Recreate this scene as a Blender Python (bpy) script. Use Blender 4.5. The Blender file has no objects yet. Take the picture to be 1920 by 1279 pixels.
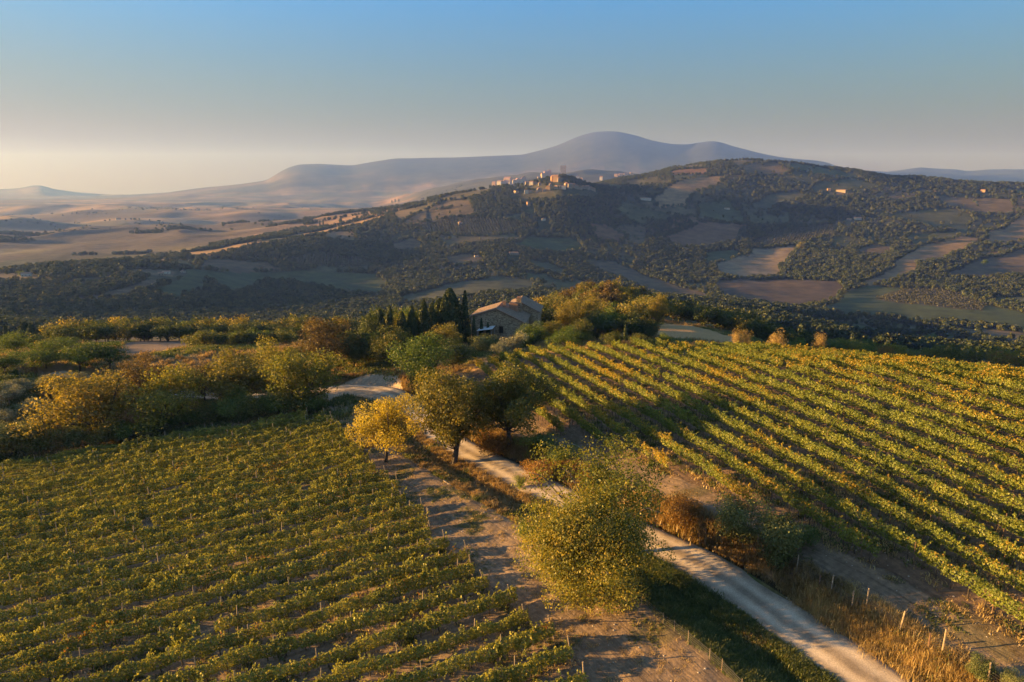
import bpy, math, random
import numpy as np
from mathutils import Vector, Matrix

S = bpy.context.scene
C = S.collection
rng = np.random.default_rng(7)
random.seed(7)

# ------------------------------------------------------------------ camera, light, exposure
CZ = 35.0
F = 1282.36            # focal length in pixels of the 1920 px wide photograph
PITCH = math.radians(12.883)
cam = bpy.data.cameras.new('camera'); co = bpy.data.objects.new('camera', cam); C.objects.link(co)
cam.sensor_width = 36; cam.lens = F / 1920 * 36; cam.clip_start = 0.5; cam.clip_end = 90000
co.location = (0, 0, CZ); co.rotation_euler = (math.pi / 2 - PITCH, 0, 0); S.camera = co

SUN_EL, SUN_AZ = 6.8, -85.0        # azimuth from +Y, negative = left of the view
w = bpy.data.worlds.new('World'); S.world = w; w.use_nodes = True
nt = w.node_tree; bg = nt.nodes['Background']
sky = nt.nodes.new('ShaderNodeTexSky'); sky.sky_type = 'NISHITA'; sky.sun_disc = False
sky.sun_elevation = math.radians(SUN_EL); sky.sun_rotation = math.radians(SUN_AZ)
sky.altitude = 400; sky.air_density = 1.0; sky.dust_density = 2.2; sky.ozone_density = 3.0
# the evening sky dims and turns peach towards the whole horizon, all the way round
_tc = nt.nodes.new('ShaderNodeTexCoord'); _sx = nt.nodes.new('ShaderNodeSeparateXYZ'); nt.links.new(_tc.outputs['Generated'], _sx.inputs[0])
_cr = nt.nodes.new('ShaderNodeValToRGB'); nt.links.new(_sx.outputs[2], _cr.inputs[0]); _ce = _cr.color_ramp.elements
_ce[0].position, _ce[0].color = 0.0, (.29, .120, .040, 1); _ce[1].position, _ce[1].color = .60, (1.0, .94, .84, 1)
for _p, _c in ((.03, (.32, .155, .062)), (.07, (.41, .245, .135)), (.13, (.42, .365, .325)), (.235, (.30, .50, .66)), (.40, (.84, .86, .86))): _k = _ce.new(_p); _k.color = (*_c, 1)
_mx = nt.nodes.new('ShaderNodeMix'); _mx.data_type = 'RGBA'; _mx.blend_type = 'MULTIPLY'; _mx.inputs[0].default_value = 1
_ad = nt.nodes.new('ShaderNodeVectorMath'); _ad.operation = 'ADD'; _ad.inputs[1].default_value = (0, 0, .022); nt.links.new(_tc.outputs['Generated'], _ad.inputs[0]); nt.links.new(_ad.outputs[0], sky.inputs['Vector'])   # the hilltop looks a little below the level horizon
nt.links.new(sky.outputs[0], _mx.inputs[6]); nt.links.new(_cr.outputs[0], _mx.inputs[7]); 
# the glow towards the sun is held back evenly, as in the photograph's exposure of the sky
_sr = nt.nodes.new('ShaderNodeSeparateColor'); nt.links.new(_mx.outputs[2], _sr.inputs[0])
_md = nt.nodes.new('ShaderNodeMath'); _md.operation = 'MULTIPLY_ADD'; _md.inputs[1].default_value = 1.0; _md.inputs[2].default_value = 1.0; nt.links.new(_sr.outputs[0], _md.inputs[0])
_dv = nt.nodes.new('ShaderNodeVectorMath'); _dv.operation = 'DIVIDE'; nt.links.new(_mx.outputs[2], _dv.inputs[0]); nt.links.new(_md.outputs[0], _dv.inputs[1]); nt.links.new(_dv.outputs[0], bg.inputs['Color']); bg.inputs['Strength'].default_value = 0.15
sl = bpy.data.lights.new('sun', 'SUN'); sl.energy = 5.0; sl.angle = math.radians(0.53); sl.color = (1.0, 0.62, 0.29)
so = bpy.data.objects.new('sun', sl); C.objects.link(so)
_d = Vector((math.sin(math.radians(SUN_AZ)) * math.cos(math.radians(SUN_EL)), math.cos(math.radians(SUN_AZ)) * math.cos(math.radians(SUN_EL)), math.sin(math.radians(SUN_EL))))
so.rotation_euler = _d.to_track_quat('Z', 'Y').to_euler(); so.location = (-60, 20, 80)
S.view_settings.view_transform = 'Standard'; S.view_settings.look = 'None'
S.view_settings.gamma = 1; S.view_settings.use_curve_mapping = False
S.view_settings.exposure = 2.08

# ------------------------------------------------------------------ numpy noise
def _hash(ix, iy, s):
    h = (ix.astype(np.int64) * 374761393 + iy.astype(np.int64) * 668265263 + s * 974634777) & 0x7fffffff
    h = ((h ^ (h >> 13)) * 1274126177) & 0x7fffffff
    return ((h ^ (h >> 16)) & 0xffff) / 65535.0
def vnoise(x, y, s=0):
    x = np.asarray(x, float); y = np.asarray(y, float)
    ix = np.floor(x); iy = np.floor(y); fx = x - ix; fy = y - iy
    fx = fx * fx * (3 - 2 * fx); fy = fy * fy * (3 - 2 * fy)
    a = _hash(ix, iy, s); b = _hash(ix + 1, iy, s); c = _hash(ix, iy + 1, s); d = _hash(ix + 1, iy + 1, s)
    return (a + (b - a) * fx + (c - a) * fy + (a - b - c + d) * fx * fy) * 2 - 1
def fbm(x, y, s=0, o=4):
    t = 0; a = 1.0; n = 0
    for i in range(o):
        t = t + a * vnoise(x * 2 ** i + 17 * i, y * 2 ** i - 9 * i, s + i); n += a; a *= .5
    return t / n
def smooth(a, b, v):
    t = np.clip((np.asarray(v, float) - a) / (b - a), 0, 1); return t * t * (3 - 2 * t)

# ------------------------------------------------------------------ terrain heights
cp, sp = math.cos(PITCH), math.sin(PITCH)
def ray(px, py):
    X = (px - 960) / F; Y = (639.5 - py) / F
    return X, cp + Y * sp, Y * cp - sp
def azel(px, py):
    a, b, c = ray(px, py); h = math.hypot(a, b); return math.atan2(a, b), c / h
CURVES = [  # (distance, [(px, py)...]) : the ground seen at that distance
 (150, [(-300,705),(0,700),(240,690),(480,672),(720,655),(940,648),(1100,647),(1200,648),(1300,647),(1400,656),(1500,676),(1700,705),(1920,722),(2200,735)]),
 (220, [(-300,660),(0,655),(240,646),(480,642),(720,640),(940,630),(1040,615),(1110,603),(1200,604),(1300,611),(1400,630),(1500,662),(1700,700),(1920,718),(2200,725)]),
 (300, [(-300,645),(0,642),(240,639),(480,636),(720,628),(940,607),(1040,580),(1110,554),(1160,560),(1220,582),(1300,603),(1400,620),(1500,645),(1700,680),(1920,700),(2200,705)]),
 (480, [(-300,628),(0,625),(240,622),(480,622),(720,612),(940,600),(1110,596),(1280,600),(1450,618),(1700,655),(1920,672),(2200,680)]),
 (800, [(-300,580),(0,575),(240,572),(480,585),(720,580),(940,565),(1200,565),(1440,590),(1700,630),(1920,640),(2200,642)]),
 (1150,[(-300,530),(0,517),(100,507),(240,500),(340,508),(480,535),(720,530),(940,520),(1200,540),(1440,555),(1700,572),(1920,580),(2200,580)]),
 (1500,[(-300,512),(0,508),(240,488),(360,470),(420,460),(480,450),(600,445),(720,455),(940,455),(1200,470),(1440,490),(1700,500),(1920,520),(2200,520)]),
 (2000,[(-300,476),(0,470),(240,455),(420,446),(560,428),(640,411),(720,391),(780,377),(860,361),(900,354),(940,349),(980,345),(1010,339),(1035,333),(1056,328),(1075,334),(1100,344),(1140,353),(1200,370),(1440,400),(1700,420),(1920,440),(2200,450)]),
 (2600,[(-300,445),(0,440),(240,430),(480,425),(640,420),(720,410),(860,380),(940,370),(1050,352),(1110,343),(1160,333),(1200,327),(1270,310),(1330,308),(1400,307),(1500,314),(1600,322),(1700,337),(1800,347),(1920,357),(2200,375)]),
 (4000,[(-300,412),(0,410),(240,405),(480,402),(720,397),(860,385),(940,370),(1050,360),(1200,360),(1400,360),(1920,375),(2200,385)]),
 (5500,[(-300,397),(0,395),(240,392),(480,388),(640,393),(700,392),(760,373),(850,346),(940,327),(1000,320),(1100,321),(1160,323),(1190,331),(1300,345),(1920,368),(2200,375)]),
 (7500,[(-300,384),(0,382),(240,378),(480,372),(720,368),(940,345),(1200,335),(1920,362),(2200,365)]),
 (10500,[(-300,378),(0,374),(200,371),(260,367),(300,363),(380,352),(450,345),(500,338),(520,325),(540,314),(560,308),(600,307),(640,309),(660,310),(700,303),(740,297),(780,297),(850,296),(930,292),(980,290),(1010,283),(1040,275),(1060,267),(1080,258),(1110,249),(1140,247),(1160,248),(1180,252),(1200,257),(1220,264),(1260,271),(1290,272),(1312,268),(1335,265),(1355,268),(1370,274),(1420,287),(1460,295),(1500,299),(1530,301),(1555,306),(1580,318),(1660,332),(1920,345),(2200,350)]),
 (14500,[(-300,358),(-80,360),(0,355),(20,354),(40,353),(55,349),(70,347),(84,349),(95,354),(150,362),(260,368),(400,372),(900,372),(1500,330),(1580,322),(1660,324),(1700,318),(1725,314),(1745,316),(1790,317),(1815,321),(1850,318),(1920,319),(2050,322),(2200,325)]),
]
KR = [r for r, _ in CURVES] + [17000, 19600]
KA = []; KZ = []
_k0 = [(1080,640),(1180,640),(1300,656),(1400,662),(1500,671),(1700,690),(1920,714),(2200,735)]
K0A = np.array([azel(*p)[0] for p in _k0]); K0Z = np.array([CZ + azel(*p)[1] * 112 for p in _k0])
for r, pts in CURVES:
    az = [azel(*p) for p in pts]
    KA.append(np.array([a for a, _ in az])); KZ.append(np.array([CZ + e * r for _, e in az]))
for _a, _z in zip(KA, KZ):       # outside the frame the land goes on as at its edge
    _z[0] = _z[1] - 1; _z[-1] = _z[-2] - 1; _a[0] = -.9; _a[-1] = .9
_ga = np.linspace(-1, 1, 2001); _gk = np.exp(-.5 * (np.arange(-12, 13) / 4.2) ** 2); _gk /= _gk.sum()
for _i in range(len(KA)):          # round the traced outlines a little
    _v = np.interp(_ga, KA[_i], KZ[_i]); KZ[_i] = np.convolve(np.pad(_v, 12, 'edge'), _gk, 'valid'); KA[_i] = _ga
KA += [np.array([-1., 1.]), np.array([-1., 1.])]; KZ += [np.array([-270., -270.]), np.array([-310., -310.])]
QA = (-34.927, .0938593, .0887918, .00064475, .00081158, -.00037436)
def hquad(x, y):
    # the hilltop around the camera: a gently domed slope
    r = np.hypot(x, y) + 1e-6; k = np.minimum(1, 165 / r); x = x * k; y = y * k
    xs = np.clip(x, -130, 75); ys = np.clip(y, -40, 150)
    a, b, c, d, e, f = QA
    return CZ + a + b * xs + c * ys + d * xs * xs + e * xs * ys + f * ys * ys
def hpolar(x, y):
    az = np.arctan2(x, y); r = np.maximum(np.hypot(x, y), 60.)
    lr = np.log(r)
    zk = [np.where(az < .12, hquad(np.sin(az) * 112, np.cos(az) * 112), np.minimum(hquad(np.sin(az) * 112, np.cos(az) * 112), np.interp(az, K0A, K0Z)))] + [np.interp(az, a, z) for a, z in zip(KA, KZ)]
    kr = np.log(np.array([112.] + KR)); zk = np.stack(zk, -1)
    h = np.diff(kr); dl = np.diff(zk, axis=-1) / h
    m = np.zeros_like(zk)
    a, b = dl[..., :-1], dl[..., 1:]; w1 = 2 * h[1:] + h[:-1]; w2 = h[1:] + 2 * h[:-1]
    with np.errstate(all='ignore'):
        hm = (w1 + w2) / (w1 / a + w2 / b)
    m[..., 1:-1] = np.where(a * b > 0, np.nan_to_num(hm), 0)
    m[..., 0] = dl[..., 0]; m[..., -1] = 0
    i = np.clip(np.searchsorted(kr, lr) - 1, 0, len(kr) - 2)
    g = lambda A, j: np.take_along_axis(A, j[..., None], -1)[..., 0]
    hh = h[i]; t = np.clip((lr - kr[i]) / hh, 0, 1)
    z = g(zk, i) * (2*t**3 - 3*t**2 + 1) + g(m, i) * hh * (t**3 - 2*t**2 + t) + g(zk, i + 1) * (-2*t**3 + 3*t**2) + g(m, i + 1) * hh * (t**3 - t**2)
    return z
def hbase(x, y):
    x = np.asarray(x, float); y = np.asarray(y, float)
    r = np.hypot(x, y)
    z = hquad(x, y)
    az = np.arctan2(x, y); k0 = np.interp(az, [.05, .15, .30, .65], [100., 97., 92., 84.]); k = smooth(0, 1, (r - k0) / np.interp(az, [.05, .15, .3], [40., 26., 22.]))
    z = z * (1 - k) + hpolar(x, y) * k
    return z
def relief(x, y):
    r = np.hypot(x, y)
    n1 = 9 * fbm(x / 260, y / 260, 3, 4) * smooth(420, 700, r) * (1 - smooth(2400, 3200, r))
    rid = 1 - 2 * np.abs(fbm(x / 1100 + 3, y / 1100, 11, 4))
    n2 = 62 * (rid - .62) * smooth(2000, 3000, r + 500 * (np.arctan2(x, y) < -.12)) * (1 - smooth(6000, 8000, r))
    rd2 = 1 - 2 * np.abs(fbm(x / 2200 - 5, y / 1500, 21, 5))
    n3 = 45 * (rd2 - .6) * smooth(6500, 8500, r)
    n4 = .5 * fbm(x / 14, y / 14, 31, 3) * smooth(100, 160, r) * (1 - smooth(700, 1200, r))
    az = np.arctan2(x, y)
    # keep the named crests where the photograph has them
    crest = 1 - .85 * np.exp(-((r - 10500) / 900) ** 2) - .6 * np.exp(-((r - 14500) / 900) ** 2)
    return n1 + n2 + n3 * crest + n4

# ---- the road: centre line from photograph points laid on the ground
_T = 15.0 * 1.02 ** np.arange(365)
def unproject(px, py, hf, tmax=20000):
    a, b, c = ray(px, py); t = _T[_T < tmax]
    for _ in range(3):
        g = CZ + c * t - hf(a * t, b * t); k = np.nonzero(g < 0)[0]
        if len(k) == 0: return None
        k = max(int(k[0]), 1); lo, hi = t[k-1], t[k]; t = np.linspace(lo, hi, 14)
    return a * hi, b * hi
ROADPX = [(1745,1350),(1640,1279),(1527,1200),(1425,1131),(1345,1078),(1290,1046),(1222,1015),(1130,972),(1040,927),(985,900),(922,869),(868,842),(818,808),(787,778),(768,757),(745,742),(712,731),(672,727),(625,729),(575,735),(520,742)]
ROADW = -1.1
_rp = [unproject(px, py, lambda x, y: hbase(x, y) + ROADW) for px, py in ROADPX]
_d0 = np.array(_rp[0]) - np.array(_rp[1]); _d0 /= np.linalg.norm(_d0)
_d1 = np.array(_rp[-1]) - np.array(_rp[-2]); _d1 /= np.linalg.norm(_d1)
_rp = [tuple(np.array(_rp[0]) + _d0 * k) for k in (45, 25, 8)] + _rp + [tuple(np.array(_rp[-1]) + _d1 * 20 + np.array((0, 4))), tuple(np.array(_rp[-1]) + _d1 * 45 + np.array((0, 14)))]
def catmull(P, n=10):
    P = [np.array(p, float) for p in P]; P = [2 * P[0] - P[1]] + P + [2 * P[-1] - P[-2]]; o = []
    for i in range(1, len(P) - 2):
        for k in range(n):
            t = k / n
            o.append(.5 * ((2*P[i]) + (P[i+1]-P[i-1])*t + (2*P[i-1]-5*P[i]+4*P[i+1]-P[i+2])*t*t + (-P[i-1]+3*P[i]-3*P[i+1]+P[i+2])*t**3))
    o.append(P[-2]); return np.array(o)
ROAD = catmull(_rp, 6)
for _ in range(6): ROAD[1:-1] = .5 * ROAD[1:-1] + .25 * (ROAD[:-2] + ROAD[2:])
_seg = np.diff(ROAD, axis=0); _sl = np.hypot(_seg[:, 0], _seg[:, 1]); ROADS = np.concatenate([[0], np.cumsum(_sl)])
def roadsd(x, y):
    """signed distance to the centre line (+ = right-hand side going away) and arc length"""
    x = np.asarray(x, float); y = np.asarray(y, float); sh = x.shape
    x = x.ravel(); y = y.ravel(); best = np.full(x.shape, 1e9); sd = np.full(x.shape, 999.); sa = np.zeros(x.shape)
    msk = (np.hypot(x, y) < 175)
    xi = x[msk]; yi = y[msk]; b = np.full(xi.shape, 1e9); s = np.full(xi.shape, 999.); q = np.zeros(xi.shape)
    for i in range(len(_seg)):
        ax, ay = ROAD[i]; dx, dy = _seg[i]; L2 = dx*dx + dy*dy
        t = np.clip(((xi-ax)*dx + (yi-ay)*dy) / L2, 0, 1)
        ex = xi - ax - t*dx; ey = yi - ay - t*dy; d2 = ex*ex + ey*ey
        m = d2 < b; b[m] = d2[m]; sg = np.sign(ex*dy - ey*dx)
        s[m] = (np.sqrt(d2) * np.where(sg == 0, 1, sg))[m]; q[m] = (ROADS[i] + t * _sl[i])[m]
    sd[msk] = s; sa[msk] = q
    return sd.reshape(sh), sa.reshape(sh)
RHW = 1.75
def roadcut(x, y, s=None):
    if s is None: s = roadsd(x, y)[0]
    r = 1 - smooth(RHW + .9, RHW + 3.0, s)              # right bank climbs to the field
    l = 1 - smooth(RHW + 2.0, RHW + 6.5, -s)
    cut = ROADW * np.where(s > 0, r, l)
    cut = cut - .38 * np.exp(-((s - RHW - .75) / .38) ** 2) - .3 * np.exp(-((s + RHW + 2.0) / .9) ** 2)
    return np.where(np.abs(s) < 30, cut, 0)
def H(x, y, s=None):
    x = np.asarray(x, float); y = np.asarray(y, float)
    r = np.hypot(x, y)
    z = hbase(x, y) + relief(x, y)
    if s is None: s = roadsd(x, y)[0]
    z = z + roadcut(x, y, s)
    off = smooth(RHW + .1, RHW + 1.2, np.abs(s))
    z = z + off * (.07 * vnoise(x / 1.1, y / 1.1, 5) + .12 * vnoise(x / 3.3, y / 3.3, 6)) * (1 - smooth(130, 200, r))
    return z
def h1(x, y): return float(H(np.array([x]), np.array([y]))[0])
def at(px, py): return unproject(px, py, H)
def polar(px, r, py=640):
    a, b, c = ray(px, py); h = math.hypot(a, b); return a / h * r, b / h * r

# ------------------------------------------------------------------ materials
def mat(name):
    m = bpy.data.materials.new(name); m.use_nodes = True; n = m.node_tree.nodes; l = m.node_tree.links
    for x in list(n): n.remove(x)
    o = n.new('ShaderNodeOutputMaterial'); return m, n, l, o
def ramp(n, stops):
    r = n.new('ShaderNodeValToRGB'); e = r.color_ramp.elements
    e[0].position, e[0].color = stops[0][0], (*stops[0][1], 1); e[1].position, e[1].color = stops[-1][0], (*stops[-1][1], 1)
    for p, c in stops[1:-1]: k = e.new(p); k.color = (*c, 1)
    return r
def math_(n, l, op, a, b=None, c=None):
    q = n.new('ShaderNodeMath'); q.operation = op
    for i, v in enumerate((a, b, c)):
        if v is None: continue
        if isinstance(v, (int, float)): q.inputs[i].default_value = v
        else: l.new(v, q.inputs[i])
    return q.outputs[0]
def noise(n, l, scale, detail=4, vec=None, rough=.55):
    t = n.new('ShaderNodeTexNoise'); t.inputs['Scale'].default_value = scale; t.inputs['Detail'].default_value = detail; t.inputs['Roughness'].default_value = rough
    if vec is not None: l.new(vec, t.inputs['Vector'])
    return t.outputs['Fac']
def mixc(n, l, f, a, b, mode='MIX'):
    m = n.new('ShaderNodeMix'); m.data_type = 'RGBA'; m.blend_type = mode
    for i, v in ((0, f), (6, a), (7, b)):
        if isinstance(v, (int, float)): m.inputs[i].default_value = v
        elif isinstance(v, tuple): m.inputs[i].default_value = (*v, 1)
        else: l.new(v, m.inputs[i])
    return m.outputs[2]
LEAFK = 2.2
def leafmat(name, stops, trans=.45, autumn=None, ascale=.12, athr=.56, zmix=0., orand=.25, tint=(1.15, 1.1, .45)):
    """leaves: colour varies from leaf to leaf, from plant to plant and in patches"""
    m, n, l, o = mat(name); stops = [(p, tuple(min(.7, v * LEAFK) for v in c)) for p, c in stops]
    g = n.new('ShaderNodeNewGeometry'); oi = n.new('ShaderNodeObjectInfo')
    nz = noise(n, l, .75, 4, g.outputs['Position'], .7)
    v = math_(n, l, 'MULTIPLY_ADD', g.outputs['Random Per Island'], .42, math_(n, l, 'SUBTRACT', math_(n, l, 'MULTIPLY', nz, 1.3), .36))
    v = math_(n, l, 'ADD', v, math_(n, l, 'MULTIPLY', math_(n, l, 'SUBTRACT', oi.outputs['Random'], .5), orand))
    r = ramp(n, stops); l.new(v, r.inputs[0]); col = r.outputs[0]
    if autumn:
        a = noise(n, l, ascale, 3, g.outputs['Position'])
        a = math_(n, l, 'ADD', a, math_(n, l, 'MULTIPLY', math_(n, l, 'SUBTRACT', g.outputs['Random Per Island'], .5), .28))
        if zmix:
            tc = n.new('ShaderNodeTexCoord'); sx = n.new('ShaderNodeSeparateXYZ'); l.new(tc.outputs['Object'], sx.inputs[0])
            a = math_(n, l, 'ADD', a, math_(n, l, 'MULTIPLY', math_(n, l, 'SUBTRACT', sx.outputs[2], 1.4), zmix))  # upper leaves turn more: autumn tint that also paints low sun on the tops
        mr = n.new('ShaderNodeMapRange'); l.new(a, mr.inputs[0]); mr.inputs[1].default_value = athr; mr.inputs[2].default_value = athr + .1
        ra = ramp(n, autumn); l.new(g.outputs['Random Per Island'], ra.inputs[0])
        col = mixc(n, l, mr.outputs[0], col, ra.outputs[0])
    d = n.new('ShaderNodeBsdfDiffuse'); l.new(col, d.inputs[0])
    t = n.new('ShaderNodeBsdfTranslucent'); l.new(mixc(n, l, 1., col, tint, 'MULTIPLY'), t.inputs[0])
    mx = n.new('ShaderNodeMixShader'); mx.inputs[0].default_value = trans; l.new(d.outputs[0], mx.inputs[1]); l.new(t.outputs[0], mx.inputs[2])
    gl = n.new('ShaderNodeBsdfGlossy'); gl.inputs['Roughness'].default_value = .5; gl.inputs[0].default_value = (.5, .5, .5, 1)
    m2 = n.new('ShaderNodeMixShader'); m2.inputs[0].default_value = .04; l.new(mx.outputs[0], m2.inputs[1]); l.new(gl.outputs[0], m2.inputs[2])
    l.new(m2.outputs[0], o.inputs[0]); return m
def surf(name, c1, c2, scale=2., rough=.9, bump=.3, detail=6, c3=None, coord='Object', bs=None, bdist=.05):
    m, n, l, o = mat(name); b = n.new('ShaderNodeBsdfPrincipled'); b.inputs['Roughness'].default_value = rough
    tc = n.new('ShaderNodeTexCoord'); vec = tc.outputs[coord]
    f = noise(n, l, scale, detail, vec); st = [(.3, c1), (.7, c2)] if c3 is None else [(.3, c1), (.5, c2), (.72, c3)]
    r = ramp(n, st); l.new(f, r.inputs[0]); l.new(r.outputs[0], b.inputs['Base Color'])
    bp = n.new('ShaderNodeBump'); bp.inputs['Strength'].default_value = bump; bp.inputs['Distance'].default_value = bdist
    l.new(noise(n, l, bs or scale * 4, 6, vec), bp.inputs['Height']); l.new(bp.outputs[0], b.inputs['Normal'])
    l.new(b.outputs[0], o.inputs[0]); return m

Lq = {}
Lq['oak'] = leafmat('oak_leaf', [(.1, (.018,.028,.008)), (.45, (.045,.055,.014)), (.75, (.10,.085,.018)), (.98, (.20,.13,.025))], .38)
Lq['walnut'] = leafmat('walnut_leaf', [(.1, (.030,.042,.009)), (.4, (.070,.078,.015)), (.7, (.125,.110,.019)), (.97, (.26,.18,.028))], .45)
Lq['yellow'] = leafmat('yellow_leaf', [(.1, (.08,.072,.013)), (.45, (.18,.145,.022)), (.95, (.30,.23,.036))], .45)
Lq['autumn'] = leafmat('autumn_leaf', [(.1, (.030,.038,.010)), (.45, (.080,.074,.017)), (.95, (.19,.135,.026))], .42)
Lq['dark'] = leafmat('dark_leaf', [(.1, (.010,.018,.007)), (.5, (.024,.036,.012)), (.95, (.060,.065,.020))], .3)
Lq['green'] = leafmat('green_leaf', [(.1, (.018,.034,.010)), (.5, (.040,.065,.014)), (.95, (.10,.115,.025))], .4)
Lq['pine'] = leafmat('pine_needle', [(.1, (.012,.024,.007)), (.5, (.035,.055,.012)), (.95, (.10,.12,.02))], .3)
Lq['red'] = leafmat('russet_leaf', [(.1, (.024,.021,.009)), (.5, (.055,.040,.015)), (.95, (.11,.07,.022))], .35)
Lq['cypress'] = leafmat('cypress_leaf', [(.1, (.010,.018,.008)), (.5, (.022,.034,.013)), (.95, (.055,.06,.02))], .15)
Lq['olive'] = leafmat('olive_leaf', [(.1, (.045,.052,.03)), (.5, (.105,.108,.064)), (.95, (.21,.19,.12))], .25, tint=(1.1, 1.05, .7))
Lq['silver'] = leafmat('silvery_shrub_leaf', [(.1, (.022,.034,.012)), (.5, (.058,.072,.024)), (.95, (.15,.14,.06))], .25, tint=(1.1, 1.05, .6))
Lq['straw'] = leafmat('straw_foliage', [(.1, (.10,.07,.028)), (.5, (.17,.12,.048)), (.95, (.24,.18,.08))], .4)
AUT = [(.1, (.24,.19,.025)), (.6, (.46,.34,.045)), (.95, (.48,.30,.04))]
Lq['vineR'] = leafmat('vine_leaf_right', [(.1, (.040,.055,.012)), (.5, (.085,.105,.020)), (.95, (.17,.17,.032))], .45, AUT, .11, .61, .20, .2)
Lq['vineL'] = leafmat('vine_leaf_left', [(.1, (.048,.054,.011)), (.5, (.105,.110,.021)), (.95, (.25,.215,.036))], .32, [(.1, (.19,.10,.02)), (.5, (.30,.18,.03)), (.95, (.32,.12,.025))], .3, .68, .12, .2)
for _k, _st in (('far1', [(.1, (.016,.024,.011)), (.95, (.036,.046,.020))]), ('far2', [(.1, (.020,.026,.011)), (.95, (.046,.050,.020))]), ('far3', [(.1, (.012,.019,.010)), (.95, (.028,.037,.017))]), ('far4', [(.1, (.028,.028,.013)), (.95, (.055,.050,.022))])):
    Lq[_k] = leafmat('distant_foliage', _st, .2, orand=.5)
GRASSD = leafmat('dry_grass', [(.1, (.11,.08,.036)), (.5, (.20,.15,.065)), (.95, (.31,.24,.11))], .45, tint=(1.1, 1, .7))
GRASSR = leafmat('russet_weed', [(.1, (.06,.048,.022)), (.5, (.13,.094,.042)), (.95, (.22,.16,.07))], .45, tint=(1.1, .95, .6))
GRASSG = leafmat('green_grass', [(.1, (.022,.032,.010)), (.5, (.048,.062,.017)), (.95, (.12,.11,.036))], .4)
WOOD = surf('bark', (.035,.026,.018), (.10,.08,.06), 5, .95, .5)
PALEWOOD = surf('pale_bark', (.10,.085,.07), (.24,.20,.16), 6, .95, .4)
POST = surf('weathered_post_wood', (.20,.15,.10), (.42,.34,.24), 7, .85, .4)
POSTD = surf('dark_post_wood', (.10,.06,.04), (.20,.12,.08), 7, .85, .4)
WIRE = surf('galvanised_wire', (.09,.085,.08), (.16,.15,.14), 30, .5, 0)

# ------------------------------------------------------------------ mesh helpers
def npmesh(name, V, Fc, mats, midx=None, smooth_=False):
    """V (n,3); Fc: array (m,k) or list of arrays with equal k"""
    me = bpy.data.meshes.new(name); V = np.asarray(V, np.float32)
    blocks = Fc if isinstance(Fc, list) else [Fc]
    blocks = [np.asarray(b, np.int32) for b in blocks if len(b)]
    me.vertices.add(len(V)); me.vertices.foreach_set('co', V.ravel())
    vi = np.concatenate([b.ravel() for b in blocks]); tot = np.concatenate([np.full(len(b), b.shape[1], np.int32) for b in blocks])
    st = np.concatenate([[0], np.cumsum(tot)[:-1]]).astype(np.int32)
    me.loops.add(len(vi)); me.loops.foreach_set('vertex_index', vi)
    me.polygons.add(len(tot)); me.polygons.foreach_set('loop_start', st)
    try: me.polygons.foreach_set('loop_total', tot)
    except Exception: pass
    for m in (mats if isinstance(mats, (list, tuple)) else [mats]): me.materials.append(m)
    if midx is not None: me.polygons.foreach_set('material_index', np.asarray(midx, np.int32))
    if smooth_: me.polygons.foreach_set('use_smooth', np.ones(len(tot), bool))
    me.update(calc_edges=True); return me
def link(name, me, parent=None, loc=None, rot=None, scale=None):
    o = bpy.data.objects.new(name, me); C.objects.link(o)
    if parent: o.parent = parent
    if loc is not None: o.location = loc
    if rot is not None: o.rotation_euler = rot
    if scale is not None: o.scale = scale if hasattr(scale, '__len__') else (scale,)*3
    return o
def tag(o, label, cat, group=None, kind=None):
    if label: o['label'] = label
    if cat: o['category'] = cat
    if group: o['group'] = group
    if kind: o['kind'] = kind
    return o
def thing(name, label, cat, loc=(0,0,0), rz=0, group=None, scale=1.):
    o = link(name, None, None, loc, (0, 0, rz), scale); return tag(o, label, cat, group)
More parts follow.
